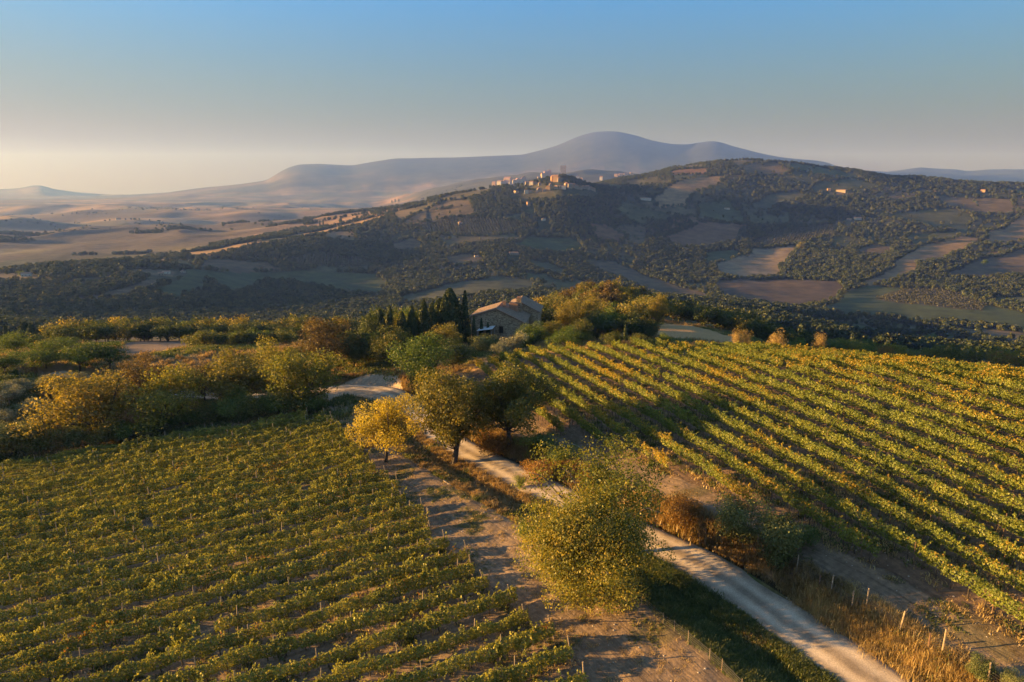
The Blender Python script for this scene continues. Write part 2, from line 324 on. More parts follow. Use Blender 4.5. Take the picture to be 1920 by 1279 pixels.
class MB:
    def __init__(s): s.v = []; s.f = []; s.n = 0
    def add(s, V, Fs):
        s.v.append(np.asarray(V, float)); s.f += [tuple(int(i) + s.n for i in f) for f in Fs]; s.n += len(V); return s
    def box(s, c, d, rz=0):
        x, y, z = [q / 2 for q in d]; V = np.array([(i*x, j*y, k*z) for k in (-1,1) for j in (-1,1) for i in (-1,1)], float)
        ca, sa = math.cos(rz), math.sin(rz); V = np.stack([V[:,0]*ca - V[:,1]*sa, V[:,0]*sa + V[:,1]*ca, V[:,2]], 1) + np.array(c)
        return s.add(V, [(0,2,3,1),(4,5,7,6),(0,1,5,4),(2,6,7,3),(0,4,6,2),(1,3,7,5)])
    def tube(s, P, R, k=5, cap=True):
        P = np.array(P, float); V = []; 
        for i, p in enumerate(P):
            t = P[min(i+1, len(P)-1)] - P[max(i-1, 0)]; t = t / (np.linalg.norm(t) + 1e-9)
            u = np.cross(t, (0, 0, 1.)) if abs(t[2]) < .9 else np.cross(t, (1., 0, 0)); u /= np.linalg.norm(u); v = np.cross(t, u)
            for j in range(k):
                a = 2 * math.pi * j / k; V.append(p + R[i] * (u * math.cos(a) + v * math.sin(a)))
        Fs = [(i*k+j, i*k+(j+1) % k, (i+1)*k+(j+1) % k, (i+1)*k+j) for i in range(len(P)-1) for j in range(k)]
        if cap: Fs += [tuple(range((len(P)-1)*k, len(P)*k)), tuple(reversed(range(k)))]
        return s.add(V, Fs)
    def prism(s, poly, y0, y1):
        n = len(poly); V = [(x, y0, z) for x, z in poly] + [(x, y1, z) for x, z in poly]
        return s.add(V, [tuple(range(n)), tuple(reversed(range(n, 2*n)))] + [(i, i+n, (i+1) % n+n, (i+1) % n) for i in range(n)])
    def mesh(s, name, m, sm=False):
        me = bpy.data.meshes.new(name); me.from_pydata(np.concatenate(s.v).tolist(), [], s.f)
        me.materials.append(m)
        if sm: me.polygons.foreach_set('use_smooth', np.ones(len(me.polygons), bool))
        me.update(); return me
def leafquads(P, size, out=None, r=None, up=.0, asp=.62):
    """a rhombic leaf at every point"""
    r = r or rng; n = len(P); N = r.normal(size=(n, 3))
    if out is not None: N = N * .75 + out
    N[:, 2] += up; N /= np.linalg.norm(N, axis=1)[:, None] + 1e-9
    A = np.cross(N, r.normal(size=(n, 3))); A /= np.linalg.norm(A, axis=1)[:, None] + 1e-9; B = np.cross(N, A)
    s = (np.asarray(size) * (.5 + .95 * r.random(n)))[:, None] * .5
    V = np.stack([P - A*s, P + B*s*asp + N*s*.15, P + A*s, P - B*s*asp + N*s*.15], 1).reshape(-1, 3)
    return V, np.arange(4*n).reshape(-1, 4)
def crown_points(r, n, lobes, fill=.35):
    """points on and in overlapping lobes; lobes: (centre, radii)"""
    wts = np.array([np.prod(l[1]) ** (2/3) for l in lobes]); wts /= wts.sum(); idx = r.choice(len(lobes), n, p=wts)
    Cc = np.array([l[0] for l in lobes])[idx]; Rr = np.array([l[1] for l in lobes])[idx]
    D = r.normal(size=(n, 3)); D /= np.linalg.norm(D, axis=1)[:, None]
    k = np.where(r.random(n) < fill, r.random(n) ** .5, .82 + .25 * r.random(n))
    return Cc + D * Rr * k[:, None], D
def make_tree(name, seed, h, wd, base, nl, nleaf, ls, leaf, wood=WOOD, flat=.0, rough=.3, trunk_r=.0, open_=0., lr=(.24,.40)):
    """returns crown mesh and trunk mesh of a broad-leaved tree"""
    r = np.random.default_rng(seed); ch = h - base; cc = np.array((0, 0, base + ch * .5)); lobes = []
    for i in range(nl):
        d = r.normal(size=3); d /= np.linalg.norm(d); d[2] = d[2] * .95 + .12
        k = .38 + .55 * r.random() if i > 2 else .15
        c = cc + d * np.array((wd/2, wd/2, ch/2)) * k
        q = lr[0] + (lr[1] - lr[0]) * r.random()
        c[:2] += r.normal(size=2) * rough * .25
        lobes.append((c, np.array((wd*.5*q*1.25, wd*.5*q*1.25, ch*.5*q*(1.15 - flat)))))
    P, D = crown_points(r, nleaf, lobes, .30)
    P += r.normal(size=P.shape) * ls * .6
    P = P[P[:, 2] > base * .55]; D = D[:len(P)] 
    if open_ > 0:
        q = vnoise(P[:, 0] / 1.3 + seed, P[:, 1] / 1.3 + P[:, 2] / 1.7, seed); P = P[q > -1 + open_ * 1.3]
    out = (P - cc); out /= np.linalg.norm(out, axis=1)[:, None] + 1e-6
    V, Fq = leafquads(P, ls, out * .8, r)
    crown = npmesh(name + '_crown', V, Fq, leaf)
    mb = MB(); tr = trunk_r or h * .024
    fork = np.array((r.normal() * .15, r.normal() * .15, base * .8 + ch * .12))
    mb.tube([(0, 0, -.3), (0, 0, .15), fork * (.5, .5, .5), fork], [tr*1.5, tr*1.15, tr*.95, tr*.8], 7)
    for c, R in lobes[:min(nl, 14)]:
        mid = (fork + c) / 2 + r.normal(size=3) * .25 - np.array((0, 0, .3)); e = c + (c - cc) * .25
        mb.tube([fork, (fork + mid) / 2 + r.normal(size=3) * .1, mid, c, e], [tr*.55, tr*.42, tr*.32, tr*.2, tr*.07], 5)
        for _ in range(2):
            f2 = c + r.normal(size=3) * R * .7; mb.tube([mid, (mid + f2) / 2 + r.normal(size=3) * .12, f2], [tr*.2, tr*.13, tr*.05], 4)
    return crown, mb.mesh(name + '_trunk', wood, True)
def make_cypress(name, seed, h, wd, n, ls, leaf):
    r = np.random.default_rng(seed); t = r.random(n) ** .85; a = r.random(n) * 6.283
    prof = np.clip(np.sin(np.pi * np.clip(t * .88 + .10, 0, 1)) ** .7, .05, 1) * (1 - .25 * t)
    rad = wd / 2 * prof * (.7 + .35 * r.random(n)) * (1 + .16 * np.sin(a * 3 + t * 9 + seed) + .12 * vnoise(a * 2, t * h, seed))
    P = np.stack([np.cos(a) * rad, np.sin(a) * rad, .25 + t * (h - .25)], 1); out = np.stack([np.cos(a), np.sin(a), 0 * a + .25], 1)
    V, Fq = leafquads(P, ls, out * 1.3, r); me = npmesh(name + '_crown', V, Fq, leaf)
    return me, MB().tube([(0, 0, -.3), (0, 0, h * .5), (0, 0, h * .9)], [wd*.09, wd*.05, .02], 6).mesh(name + '_trunk', WOOD, True)
def make_lowtree(name, seed, h, wd, leaf, n=90):
    """far tree: lumpy crown from a few leaf clumps, a couple of hundred faces"""
    r = np.random.default_rng(seed); lobes = []
    for i in range(7):
        d = r.normal(size=3); d /= np.linalg.norm(d); lobes.append((np.array((0, 0, h*.55)) + d * np.array((wd*.25, wd*.25, h*.20)), np.array((wd*.27, wd*.27, h*.24)) * (.8 + .4 * r.random())))
    P, D = crown_points(r, n, lobes, .1); out = P - np.array((0, 0, h * .4)); out /= np.linalg.norm(out, axis=1)[:, None]
    V, Fq = leafquads(P, wd * (.30 if n < 60 else .21), out * 1.2, r, asp=.85); return npmesh(name, V, Fq, leaf)

# ------------------------------------------------------------------ land cover, traced on the hills
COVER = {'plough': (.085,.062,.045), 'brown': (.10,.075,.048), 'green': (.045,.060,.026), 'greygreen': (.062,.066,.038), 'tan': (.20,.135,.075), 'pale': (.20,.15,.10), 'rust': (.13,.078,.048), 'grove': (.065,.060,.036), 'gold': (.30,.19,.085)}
FIELDS = [ # name for label, cover, polygon in photograph pixels
 ('brown', [(105,558),(190,548),(285,522),(305,524),(290,538),(240,552),(180,562)]),
 ('green', [(285,545),(360,512),(450,506),(560,504),(640,507),(715,510),(722,540),(700,552),(640,548),(560,528),(500,524),(470,540),(440,552),(400,528),(345,558)]),
 ('brown', [(370,503),(400,488),(500,490),(528,500),(480,508),(400,508)]),
 ('grove', [(530,486),(600,470),(680,480),(720,492),(640,500),(560,496)]),
 ('greygreen', [(745,556),(850,530),(940,518),(1010,528),(975,550),(900,556),(850,562),(760,572)]),
 ('green', [(960,458),(1000,446),(1085,448),(1086,468),(1040,474),(980,468)]),
 ('rust', [(1098,420),(1130,418),(1168,440),(1160,455),(1130,448)]),
 ('brown', [(1095,488),(1150,490),(1230,520),(1300,545),(1340,556),(1320,566),(1250,556),(1180,528),(1130,504)]),
 ('greygreen', [(985,487),(1030,492),(1075,510),(1060,518),(1010,506)]),
 ('pale', [(1342,494),(1380,478),(1420,463),(1492,458),(1480,480),(1462,500),(1470,517),(1400,522),(1352,515)]),
 ('plough', [(1338,528),(1400,524),(1480,524),(1570,530),(1582,546),(1540,570),(1490,582),(1400,572),(1355,552)]),
 ('green', [(1530,585),(1580,552),(1640,535),(1700,545),(1780,552),(1860,575),(1925,590),(2100,600),(2100,625),(1920,620),(1780,602),(1640,596)]),
 ('tan', [(1600,540),(1660,508),(1700,478),(1740,455),(1800,443),(1832,446),(1812,462),(1770,480),(1725,500),(1690,520),(1640,536)]),
 ('tan', [(1838,452),(1870,430),(1915,408),(1990,395),(1990,440),(1925,446),(1880,456)]),
 ('brown', [(1775,515),(1830,488),(1925,468),(2050,462),(2050,505),(1930,512),(1850,522)]),
 ('brown', [(1600,632),(1700,628),(1830,632),(1860,646),(1740,650),(1640,648)]),
 ('tan', [(1225,372),(1260,350),(1310,334),(1368,334),(1340,352),(1300,362),(1280,385),(1240,386)]),
 ('rust', [(1245,324),(1275,316),(1330,320),(1325,327),(1270,330)]),
 ('greygreen', [(1405,388),(1440,366),(1500,360),(1510,370),(1460,382),(1430,392)]),
 ('tan', [(1545,364),(1590,359),(1606,363),(1580,368)]),
 ('tan', [(1704,361),(1740,357),(1760,361),(1730,364)]),
 ('grove', [(1405,455),(1440,434),(1500,424),(1570,420),(1560,436),(1510,448),(1450,458)]),
 ('grove', [(1640,560),(1700,545),(1770,545),(1850,572),(1840,585),(1760,578),(1680,570)]),
 ('grove', [(770,424),(850,408),(940,412),(1000,425),(960,440),(860,440)]),
 ('brown', [(730,452),(770,440),(800,452),(780,466),(740,466)]),
 ('brown', [(830,486),(880,476),(910,484),(880,500),(840,504)]),
 ('rust', [(1250,440),(1320,415),(1400,420),(1380,445),(1320,458),(1270,462)]),
 ('green', [(1320,470),(1370,462),(1395,470),(1355,488),(1325,492)]),
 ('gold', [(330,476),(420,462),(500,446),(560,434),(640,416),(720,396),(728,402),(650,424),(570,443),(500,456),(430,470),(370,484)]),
 ('greygreen', [(560,512),(640,478),(700,486),(690,502)]),
 ('brown', [(1600,470),(1640,455),(1680,460),(1650,478)]),
]
def far_at(px, py):
    return unproject(px, py, hbase)
POLYW = []
for k, poly in FIELDS:
    P = [far_at(*p) for p in poly]; P = [p for p in P if p is not None]
    if len(P) >= 3: POLYW.append((k, np.array(P)))
def inpoly(x, y, P):
    c = np.zeros(x.shape, bool); n = len(P); m = (x > P[:,0].min()) & (x < P[:,0].max()) & (y > P[:,1].min()) & (y < P[:,1].max())
    xx = x[m]; yy = y[m]; q = np.zeros(xx.shape, bool)
    for i in range(n):
        x0, y0 = P[i]; x1, y1 = P[(i+1) % n]
        if y0 == y1: continue
        q ^= ((y0 > yy) != (y1 > yy)) & (xx < (x1-x0) * (yy-y0) / (y1-y0) + x0)
    c[m] = q; return c
def parcels(x, y, c=150.):
    """irregular parcels of land: id noise per parcel and distance to the border"""
    x = (x + 30 * fbm(x / 130, y / 130, 401, 3)) / c; y = (y + 30 * fbm(x * c / 130, y / 130, 405, 3)) / c; ix = np.floor(x); iy = np.floor(y)
    b1 = np.full(x.shape, 9.); b2 = np.full(x.shape, 9.); val = np.zeros(x.shape); val2 = np.zeros(x.shape)
    for i in (-1, 0, 1):
        for j in (-1, 0, 1):
            gx = ix + i; gy = iy + j; d = np.hypot(gx + _hash(gx, gy, 7) - x, gy + _hash(gx, gy, 8) - y); n = d < b1
            b2 = np.where(n, b1, np.minimum(b2, d)); b1 = np.where(n, d, b1); val = np.where(n, _hash(gx, gy, 9), val); val2 = np.where(n, _hash(gx, gy, 10), val2)
    return val, val2, (b2 - b1) * c
def fieldid(x, y):
    """-1 outside, else polygon index; borders wander a little"""
    r = np.hypot(x, y); wx = x + 16 * fbm(x / 60, y / 60, 51, 4); wy = y + 16 * fbm(x / 60, y / 60, 57, 4)
    o = np.full(x.shape, -1)
    for i, (k, P) in enumerate(POLYW): o[inpoly(wx, wy, P)] = i
    return o

# ---- the two vineyards
PHR, PHL = math.radians(-18.4212), math.radians(70.9308)
NR = np.array((math.cos(PHR), -math.sin(PHR))); DR = np.array((math.sin(PHR), math.cos(PHR))); UR0, SPR = 34.87, 2.5
NL = np.array((math.cos(PHL), -math.sin(PHL))); DL = np.array((math.sin(PHL), math.cos(PHL))); UL0, SPL = -41.704, -2.52
def canopy_at(px, py, hc=0.):
    return np.array(unproject(px, py, lambda x, y: hbase(x, y) + hc))
LV_EDGE = [canopy_at(*p) for p in [(1135,1330),(1098,1262),(1062,1222),(1015,1192),(975,1150),(918,1100),(880,1062),(838,1030),(800,985),(745,930),(700,880),(655,830),(600,785)]]
LV_TOP = [canopy_at(*p) for p in [(600,785),(520,795),(430,812),(330,828),(210,845),(110,862),(30,882),(-60,900)]]
LVP = np.array(LV_EDGE + LV_TOP[1:] + [np.array((-115., 78.)), np.array((-115., 0.)), np.array((0., 10.)), np.array((14., 22.))])
RVP = np.array([canopy_at(*p) for p in [(868,700),(900,690),(945,676),(1010,666),(1090,660),(1180,656),(1260,660),(1400,664),(1560,672),(1700,684),(1820,697),(1925,712)]] + [np.array((95., 62.)), np.array((95., 8.)), np.array((34., 8.))] +
               [canopy_at(*p) for p in [(1990,1262),(1900,1225),(1800,1150),(1690,1085),(1600,1045),(1545,1015),(1500,1003),(1340,925),(1200,870),(1062,826),(1000,790),(930,735)]])

def wood_density(x, y):
    r = np.hypot(x, y); az = np.degrees(np.arctan2(x, y)); f = fieldid(x, y)
    d = .30 + 1.15 * fbm(x / 170, y / 170, 201, 4) + .25
    d = np.where((r < 1000) & (az < 7), d + .55, d); d = np.where((r < 1250) & (az >= 7), d - .12, d)                                   # thick woods at the foot of the hills
    d = np.where((az < -6) & (r < 1500), d + .35, d)
    d = np.where((az > 10) & (az < 27) & (r > 1250) & (r < 1900), d + .45, d)
    d = np.where((az > -3) & (az < 6) & (r > 1600) & (r < 2000), d + .1, d)
    pl = (az < -5.5) & (r > 1560 + 55 * np.maximum(az + 24, 0) * 1.2)
    pv_, pw_, pd_ = parcels(x, y); near_ = (r < 1050) & (az < 7)
    d = np.where((pv_ > .45) & ~near_ & ~((az > 11) & (az < 25) & (r < 1800)), np.where(pw_ > .7, .22, .02) + .55 * (d > .95), d)
    d = np.where((pd_ < 9) & ~pl & ~near_, .8, d)
    d = np.where(pl, .75 * (fbm(x / 260, y / 160, 223, 3) > .36), d)
    d = np.where(f >= 0, 0, d)
    # hedges along field borders
    e = 14.; edge = np.zeros(x.shape, bool)
    for dx, dy in ((e, 0), (-e, 0), (0, e), (0, -e)): edge |= fieldid(x + dx, y + dy) != f
    d = np.where(edge & (f < 0), d + .6, d)
    groves = np.array([k == 'grove' for k, _ in POLYW] + [False]); d = np.where(groves[f], -9, d)
    return np.clip(d, 0, 1)
# ---- polar terrain grid
azs = np.concatenate([np.radians(np.linspace(-180, -44, 70)), np.radians(np.linspace(-43.9, 43.9, 800)), np.radians(np.linspace(44, 180, 70))])
rr = [2.0]
while rr[-1] < 19300:
    r = rr[-1]
    rr.append(r * (1.09 if r < 22 else 1 + min(.0056 if r < 130 else .0085 if r < 2800 else .016, .02)))
rr = np.array(rr); NA, NRr = len(azs), len(rr)
AZ, RR = np.meshgrid(azs, rr); GX = (np.sin(AZ) * RR); GY = (np.cos(AZ) * RR)
SD, SA = roadsd(GX, GY); GZ = H(GX, GY, SD)
fx, fy = GX.ravel(), GY.ravel(); fr = RR.ravel()
fid = fieldid(fx, fy)
sd = SD.ravel()
def covercolor():
    n = len(fx); col = np.zeros((n, 3))
    base = np.array((.060,.058,.030)); col[:] = base
    v = fbm(fx / 90, fy / 90, 61, 4)[:, None]
    col = col * (1 + .35 * v) + np.array((.02,.012,.004)) * np.clip(v, 0, 1)
    pv_, pw_, pd_ = parcels(fx, fy)
    tones = np.array([(.060,.062,.030),(.085,.075,.042),(.050,.062,.028),(.10,.078,.050),(.068,.060,.034),(.13,.095,.058)])
    pc = tones[(pw_ * 5.99).astype(int)] * (.8 + .4 * pv_)[:, None]; pk = (smooth(.40, .42, pv_) * smooth(250, 500, fr))[:, None]
    col = col * (1 - pk) + pc * (1 + .3 * v) * pk
    # rolling stubble plain beyond the ridge on the left, and far mountain slopes
    az = np.arctan2(fx, fy)
    pl = smooth(1500, 1900, fr) * (1 - smooth(.02, .12, az + .25 - (fr - 1500) * .00004))
    pl = np.maximum(pl, smooth(2700, 3300, fr) * (1 - smooth(7200, 8600, fr)))
    stp = np.clip(.5 + 3.0 * fbm((fx + .6 * fy) / 900, (fy - .3 * fx) / 260, 71, 4), 0, 1)[:, None]
    tan = np.array((.10,.078,.060)) * (1 - stp) + np.array((.25,.165,.105)) * stp
    grn = smooth(.22, .30, fbm(fx / 600 + 7, fy / 300, 75, 3))[:, None]
    tan = tan * (1 - grn) + np.array((.13,.11,.07)) * grn
    col = col * (1 - pl[:, None]) + tan * pl[:, None]
    dk = (smooth(4200, 4800, fr) * (1 - smooth(6200, 7000, fr)) * smooth(-.17, -.12, az))[:, None]; col = col * (1 - dk) + np.array((.05,.052,.032)) * dk
    mt = smooth(7600, 9000, fr)[:, None]; mv = smooth(-.1, .35, fbm(fx / 900, fy / 900, 81, 5))[:, None]
    low = 1 - smooth(60, 260, GZ.ravel())[:, None]
    mcol = np.array((.030,.036,.028)) * (1 - mv * low) + np.array((.12,.09,.065)) * mv * low
    col = col * (1 - mt) + mcol * mt
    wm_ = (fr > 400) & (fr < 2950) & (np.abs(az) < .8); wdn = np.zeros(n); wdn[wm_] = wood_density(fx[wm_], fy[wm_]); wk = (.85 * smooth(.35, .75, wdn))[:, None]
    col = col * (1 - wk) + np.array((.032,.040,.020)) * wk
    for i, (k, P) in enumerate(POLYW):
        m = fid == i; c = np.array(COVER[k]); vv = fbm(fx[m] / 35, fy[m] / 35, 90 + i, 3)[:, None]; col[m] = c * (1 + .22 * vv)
    # the hilltop
    nr = 1 - smooth(230, 330, fr); soil = np.array((.165,.118,.078)); soil2 = np.array((.27,.20,.138)); dry = np.array((.30,.20,.10)); grass = np.array((.085,.105,.035))
    f1 = fbm(fx / 9, fy / 9, 101, 4); f2 = fbm(fx / 2.4, fy / 2.4, 105, 3)
    g = smooth(-.05, .35, f1 + .4 * f2)[:, None]; near = dry * .62 * (1 - g) + grass * 1.1 * g
    # bare tilled headlands and vineyard soil
    inl = inpoly(fx, fy, LVP); inr = inpoly(fx, fy, RVP)
    head = ((sd < -RHW - 4.6 - 1.2 * f1) & (sd > -40) & (fr < 112)) | ((sd > 4.7 + .4 * f2) & (sd < 40) & (fr < 112))
    til = (head | inl | inr)
    sc = soil * (1 - .5 * (f1 + 1))[:, None] + soil2 * (.5 * (f1 + 1))[:, None]
    sc = np.where(inr[:, None], sc * np.array((.78,.72,.70)), sc)
    weeds = smooth(.25, .5, fbm(fx / 3.5, fy / 3.5, 121, 3))[:, None] * np.where(inl | inr, .45, .55)[:, None]
    sc = sc * (1 - weeds) + np.array((.075,.075,.03)) * weeds
    near = np.where(til[:, None], sc, near)
    rb = (sd > RHW + .3) & (sd < 4.7 + .4 * f2) & (fr < 120); near[rb] = np.array((.19,.125,.07)) * (1 + .3 * f2[rb])[:, None]
    dt = (np.abs(sd - RHW - .75 + .25 * f2) < .36) & (fr < 120); near[dt] = (.06,.05,.028)  # shade lying in the right-hand ditch, painted as a dark strip of soil
    lb = (sd < -RHW) & (sd > -RHW - 4.8) & (fr < 60); near[lb] = (np.array((.040,.055,.018))[None] * (1 + .4 * f2[lb])[:, None])
    lb = (sd < -RHW) & (sd > -RHW - 4.8) & (fr >= 60) & (fr < 120); near[lb] = (np.array((.12,.085,.045))[None] * (1 + .4 * f2[lb])[:, None])
    stub = inpoly(fx, fy, STUB1) | inpoly(fx, fy, STUB2); near[stub] = np.array((.40,.25,.115))
    plo = inpoly(fx, fy, PLOT); near[plo] = np.array((.20,.14,.10))
    yard = inpoly(fx, fy, YARD); near[yard] = np.array((.36,.28,.20))
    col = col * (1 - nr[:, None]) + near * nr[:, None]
    return np.clip(col, .004, .9)
STUB1 = np.array([polar(*p) for p in [(1225,185),(1300,165),(1385,165),(1392,190),(1330,215),(1240,225)]])
STUB2 = np.array([far_at(*p) for p in [(880,700),(905,672),(960,655),(1010,650),(1180,645),(1180,652),(1010,662),(945,672),(900,690)]])
PLOT = np.array([far_at(*p) for p in [(205,662),(235,645),(300,637),(350,640),(365,650),(300,660),(240,668)]])
YARD = np.array([far_at(*p) for p in [(596,758),(606,724),(640,708),(690,702),(748,704),(772,738),(752,764),(728,748),(680,738),(640,742)]])
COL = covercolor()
FUR = np.where(inpoly(fx, fy, RVP), fx * NR[0] + fy * NR[1], np.where(inpoly(fx, fy, LVP), fx * NL[0] + fy * NL[1], np.clip(sd, -60, 60)))
q = np.arange(NRr * NA).reshape(NRr, NA)
quads = np.stack([q[:-1, :-1], q[:-1, 1:], q[1:, 1:], q[1:, :-1]], -1).reshape(-1, 4)[:, ::-1]
fR = RR[:-1, :-1].ravel(); fF = fid.reshape(NRr, NA)[:-1, :-1].ravel()

def groundmat():
    m, n, l, o = mat('land_surface'); b = n.new('ShaderNodeBsdfPrincipled'); b.inputs['Roughness'].default_value = .95; b.inputs['Specular IOR Level'].default_value = .15
    at_ = n.new('ShaderNodeAttribute'); at_.attribute_name = 'cover'; g = n.new('ShaderNodeNewGeometry'); P = g.outputs['Position']
    cd = n.new('ShaderNodeVectorMath'); cd.operation = 'LENGTH'; l.new(P, cd.inputs[0])   # distance from the hilltop
    n1 = noise(n, l, 2.2, 8, P, .7); n2 = noise(n, l, .05, 8, P, .65); n3 = noise(n, l, .006, 8, P, .6)
    mr = n.new('ShaderNodeMapRange'); l.new(cd.outputs['Value'], mr.inputs[0]); mr.inputs[1].default_value = 120; mr.inputs[2].default_value = 500
    mr2 = n.new('ShaderNodeMapRange'); l.new(cd.outputs['Value'], mr2.inputs[0]); mr2.inputs[1].default_value = 1500; mr2.inputs[2].default_value = 5000
    a = mixc(n, l, mr.outputs[0], n1, n2); a = mixc(n, l, mr2.outputs[0], a, n3)
    r = ramp(n, [(.25, (.5,.5,.5)), (.5, (1,1,1)), (.75, (1.55,1.5,1.4))]); l.new(a, r.inputs[0])
    # tractor passes: streaks along the rows and along the headland
    ps = n.new('ShaderNodeVectorMath'); ps.operation = 'SCALE'; ps.inputs['Scale'].default_value = .09; l.new(P, ps.inputs[0])
    fu = n.new('ShaderNodeCombineXYZ'); l.new(math_(n, l, 'MULTIPLY', at_.outputs['Alpha'], 3.2), fu.inputs[0]); av = n.new('ShaderNodeVectorMath'); av.operation = 'ADD'; l.new(fu.outputs[0], av.inputs[0]); l.new(ps.outputs[0], av.inputs[1])
    st = noise(n, l, 1.0, 5, av.outputs[0], .65); rs = ramp(n, [(.28, (.62,.60,.58)), (.5, (1,1,1)), (.72, (1.4,1.36,1.3))]); l.new(st, rs.inputs[0])
    nearm = n.new('ShaderNodeMapRange'); l.new(cd.outputs['Value'], nearm.inputs[0]); nearm.inputs[1].default_value = 105; nearm.inputs[2].default_value = 130; nearm.inputs[3].default_value = 1; nearm.inputs[4].default_value = 0
    c2 = mixc(n, l, 1., at_.outputs['Color'], r.outputs[0], 'MULTIPLY'); l.new(mixc(n, l, nearm.outputs[0], c2, mixc(n, l, 1., c2, rs.outputs[0], 'MULTIPLY')), b.inputs['Base Color'])
    bp = n.new('ShaderNodeBump'); bp.inputs['Strength'].default_value = .8; bp.inputs['Distance'].default_value = .12
    l.new(math_(n, l, 'ADD', noise(n, l, 5, 8, P, .7), math_(n, l, 'MULTIPLY', math_(n, l, 'MULTIPLY', st, 1.2), nearm.outputs[0])), bp.inputs['Height']); l.new(bp.outputs[0], b.inputs['Normal'])
    l.new(b.outputs[0], o.inputs[0]); return m
GROUND = groundmat()
def sub(name, fm, **k):
    Fq = quads[fm]; u, inv = np.unique(Fq.ravel(), return_inverse=True)
    V = np.stack([fx[u], fy[u], GZ.ravel()[u]], 1); me = npmesh(name, V, inv.reshape(-1, 4), GROUND, smooth_=True)
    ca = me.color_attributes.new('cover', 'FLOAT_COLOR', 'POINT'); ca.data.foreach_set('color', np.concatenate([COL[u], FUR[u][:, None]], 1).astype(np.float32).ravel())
    o = link(name, me); o['kind'] = 'structure'; return o
sub('hilltop_ground', (fR < 260))
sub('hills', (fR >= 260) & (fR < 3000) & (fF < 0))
sub('valley_plain', (fR >= 3000) & (fR < 7600) & (fF < 0))
sub('mountains', (fR >= 7600) & (fR < 12500)); sub('far_mountains', (fR >= 12500))
for i in range(len(POLYW)):
    m = (fR >= 260) & (fR < 7600) & (fF == i)
    if m.sum() > 3: sub('field', m)
# closing cap under the camera
capm = npmesh('ground_patch', [(math.sin(a) * 2.02, math.cos(a) * 2.02, h1(0, 0)) for a in np.linspace(0, 6.283, 17)[:-1]], np.arange(16)[None, ::-1], GROUND)
link('ground_patch', capm)['kind'] = 'structure'

# ---- gravel road
def roadmat():
    m, n, l, o = mat('gravel_road'); b = n.new('ShaderNodeBsdfPrincipled'); b.inputs['Roughness'].default_value = .95; b.inputs['Specular IOR Level'].default_value = .15
    uv = n.new('ShaderNodeUVMap'); sx = n.new('ShaderNodeSeparateXYZ'); l.new(uv.outputs[0], sx.inputs[0]); g = n.new('ShaderNodeNewGeometry'); P = g.outputs['Position']
    # two paler wheel tracks, worn unevenly
    t = math_(n, l, 'ABSOLUTE', math_(n, l, 'SUBTRACT', math_(n, l, 'ABSOLUTE', math_(n, l, 'ADD', sx.outputs[0], math_(n, l, 'MULTIPLY', math_(n, l, 'SUBTRACT', noise(n, l, .12, 2, P), .5), .5))), .45))
    tr = n.new('ShaderNodeMapRange'); l.new(t, tr.inputs[0]); tr.inputs[1].default_value = .08; tr.inputs[2].default_value = .34; tr.inputs[3].default_value = 1; tr.inputs[4].default_value = 0
    f = math_(n, l, 'ADD', math_(n, l, 'MULTIPLY', tr.outputs[0], .35), math_(n, l, 'MULTIPLY', noise(n, l, .7, 7, P, .65), .75))
    r = ramp(n, [(.2, (.17,.135,.10)), (.45, (.33,.265,.195)), (.6, (.41,.335,.25)), (.85, (.54,.45,.34))]); l.new(f, r.inputs[0])
    sp2 = n.new('ShaderNodeMapRange'); l.new(noise(n, l, 14, 3, P), sp2.inputs[0]); sp2.inputs[1].default_value = .35; sp2.inputs[2].default_value = .7; sp2.inputs[3].default_value = .8; sp2.inputs[4].default_value = 1.2
    l.new(mixc(n, l, 1., r.outputs[0], sp2.outputs[0], 'MULTIPLY'), b.inputs['Base Color'])
    bp = n.new('ShaderNodeBump'); bp.inputs['Strength'].default_value = .5; bp.inputs['Distance'].default_value = .04; l.new(noise(n, l, 9, 6, P), bp.inputs['Height']); l.new(bp.outputs[0], b.inputs['Normal'])
    l.new(b.outputs[0], o.inputs[0]); return m
ss = np.arange(0, ROADS[-1], .5); cx = np.interp(ss, ROADS, ROAD[:, 0]); cy = np.interp(ss, ROADS, ROAD[:, 1])
tx = np.gradient(cx); ty = np.gradient(cy); tl = np.hypot(tx, ty); tx /= tl; ty /= tl
lat = np.array([-1.12, -1, -.75, -.5, -.25, 0, .25, .5, .75, 1, 1.12]); V = []; UVx = []
ew = 1 + .10 * vnoise(ss / 2.2, ss * 0, 9) + .05 * vnoise(ss / .7, ss * 0, 10)
ew2 = 1 + .10 * vnoise(ss / 2.2, ss * 0, 19) + .05 * vnoise(ss / .7, ss * 0, 11)
for a in lat:
    hw = RHW * (ew if a > 0 else ew2); X = cx + ty * a * hw; Y = cy - tx * a * hw
    zc = H(cx, cy); Z = H(X, Y) + .05 + .03 * (1 - a * a) - (.16 if abs(a) > 1 else 0) - .035 * np.exp(-((abs(a) - .45) / .16) ** 2)
    V.append(np.stack([X, Y, Z], 1))
RCX, RCY, RTX, RTY, RSS = cx, cy, tx, ty, ss
V = np.stack(V, 1); n_, k_ = V.shape[:2]; q = np.arange(n_ * k_).reshape(n_, k_)
Fq = np.stack([q[:-1, :-1], q[:-1, 1:], q[1:, 1:], q[1:, :-1]], -1).reshape(-1, 4)
me = npmesh('road', V.reshape(-1, 3), Fq, roadmat(), smooth_=True); uvl = me.uv_layers.new(name='UVMap')
vi = Fq.ravel(); uvl.data.foreach_set('uv', np.stack([lat[vi % k_], (vi // k_) * .5], 1).astype(np.float32).ravel())
ro = link('road', me); ro['kind'] = 'structure'

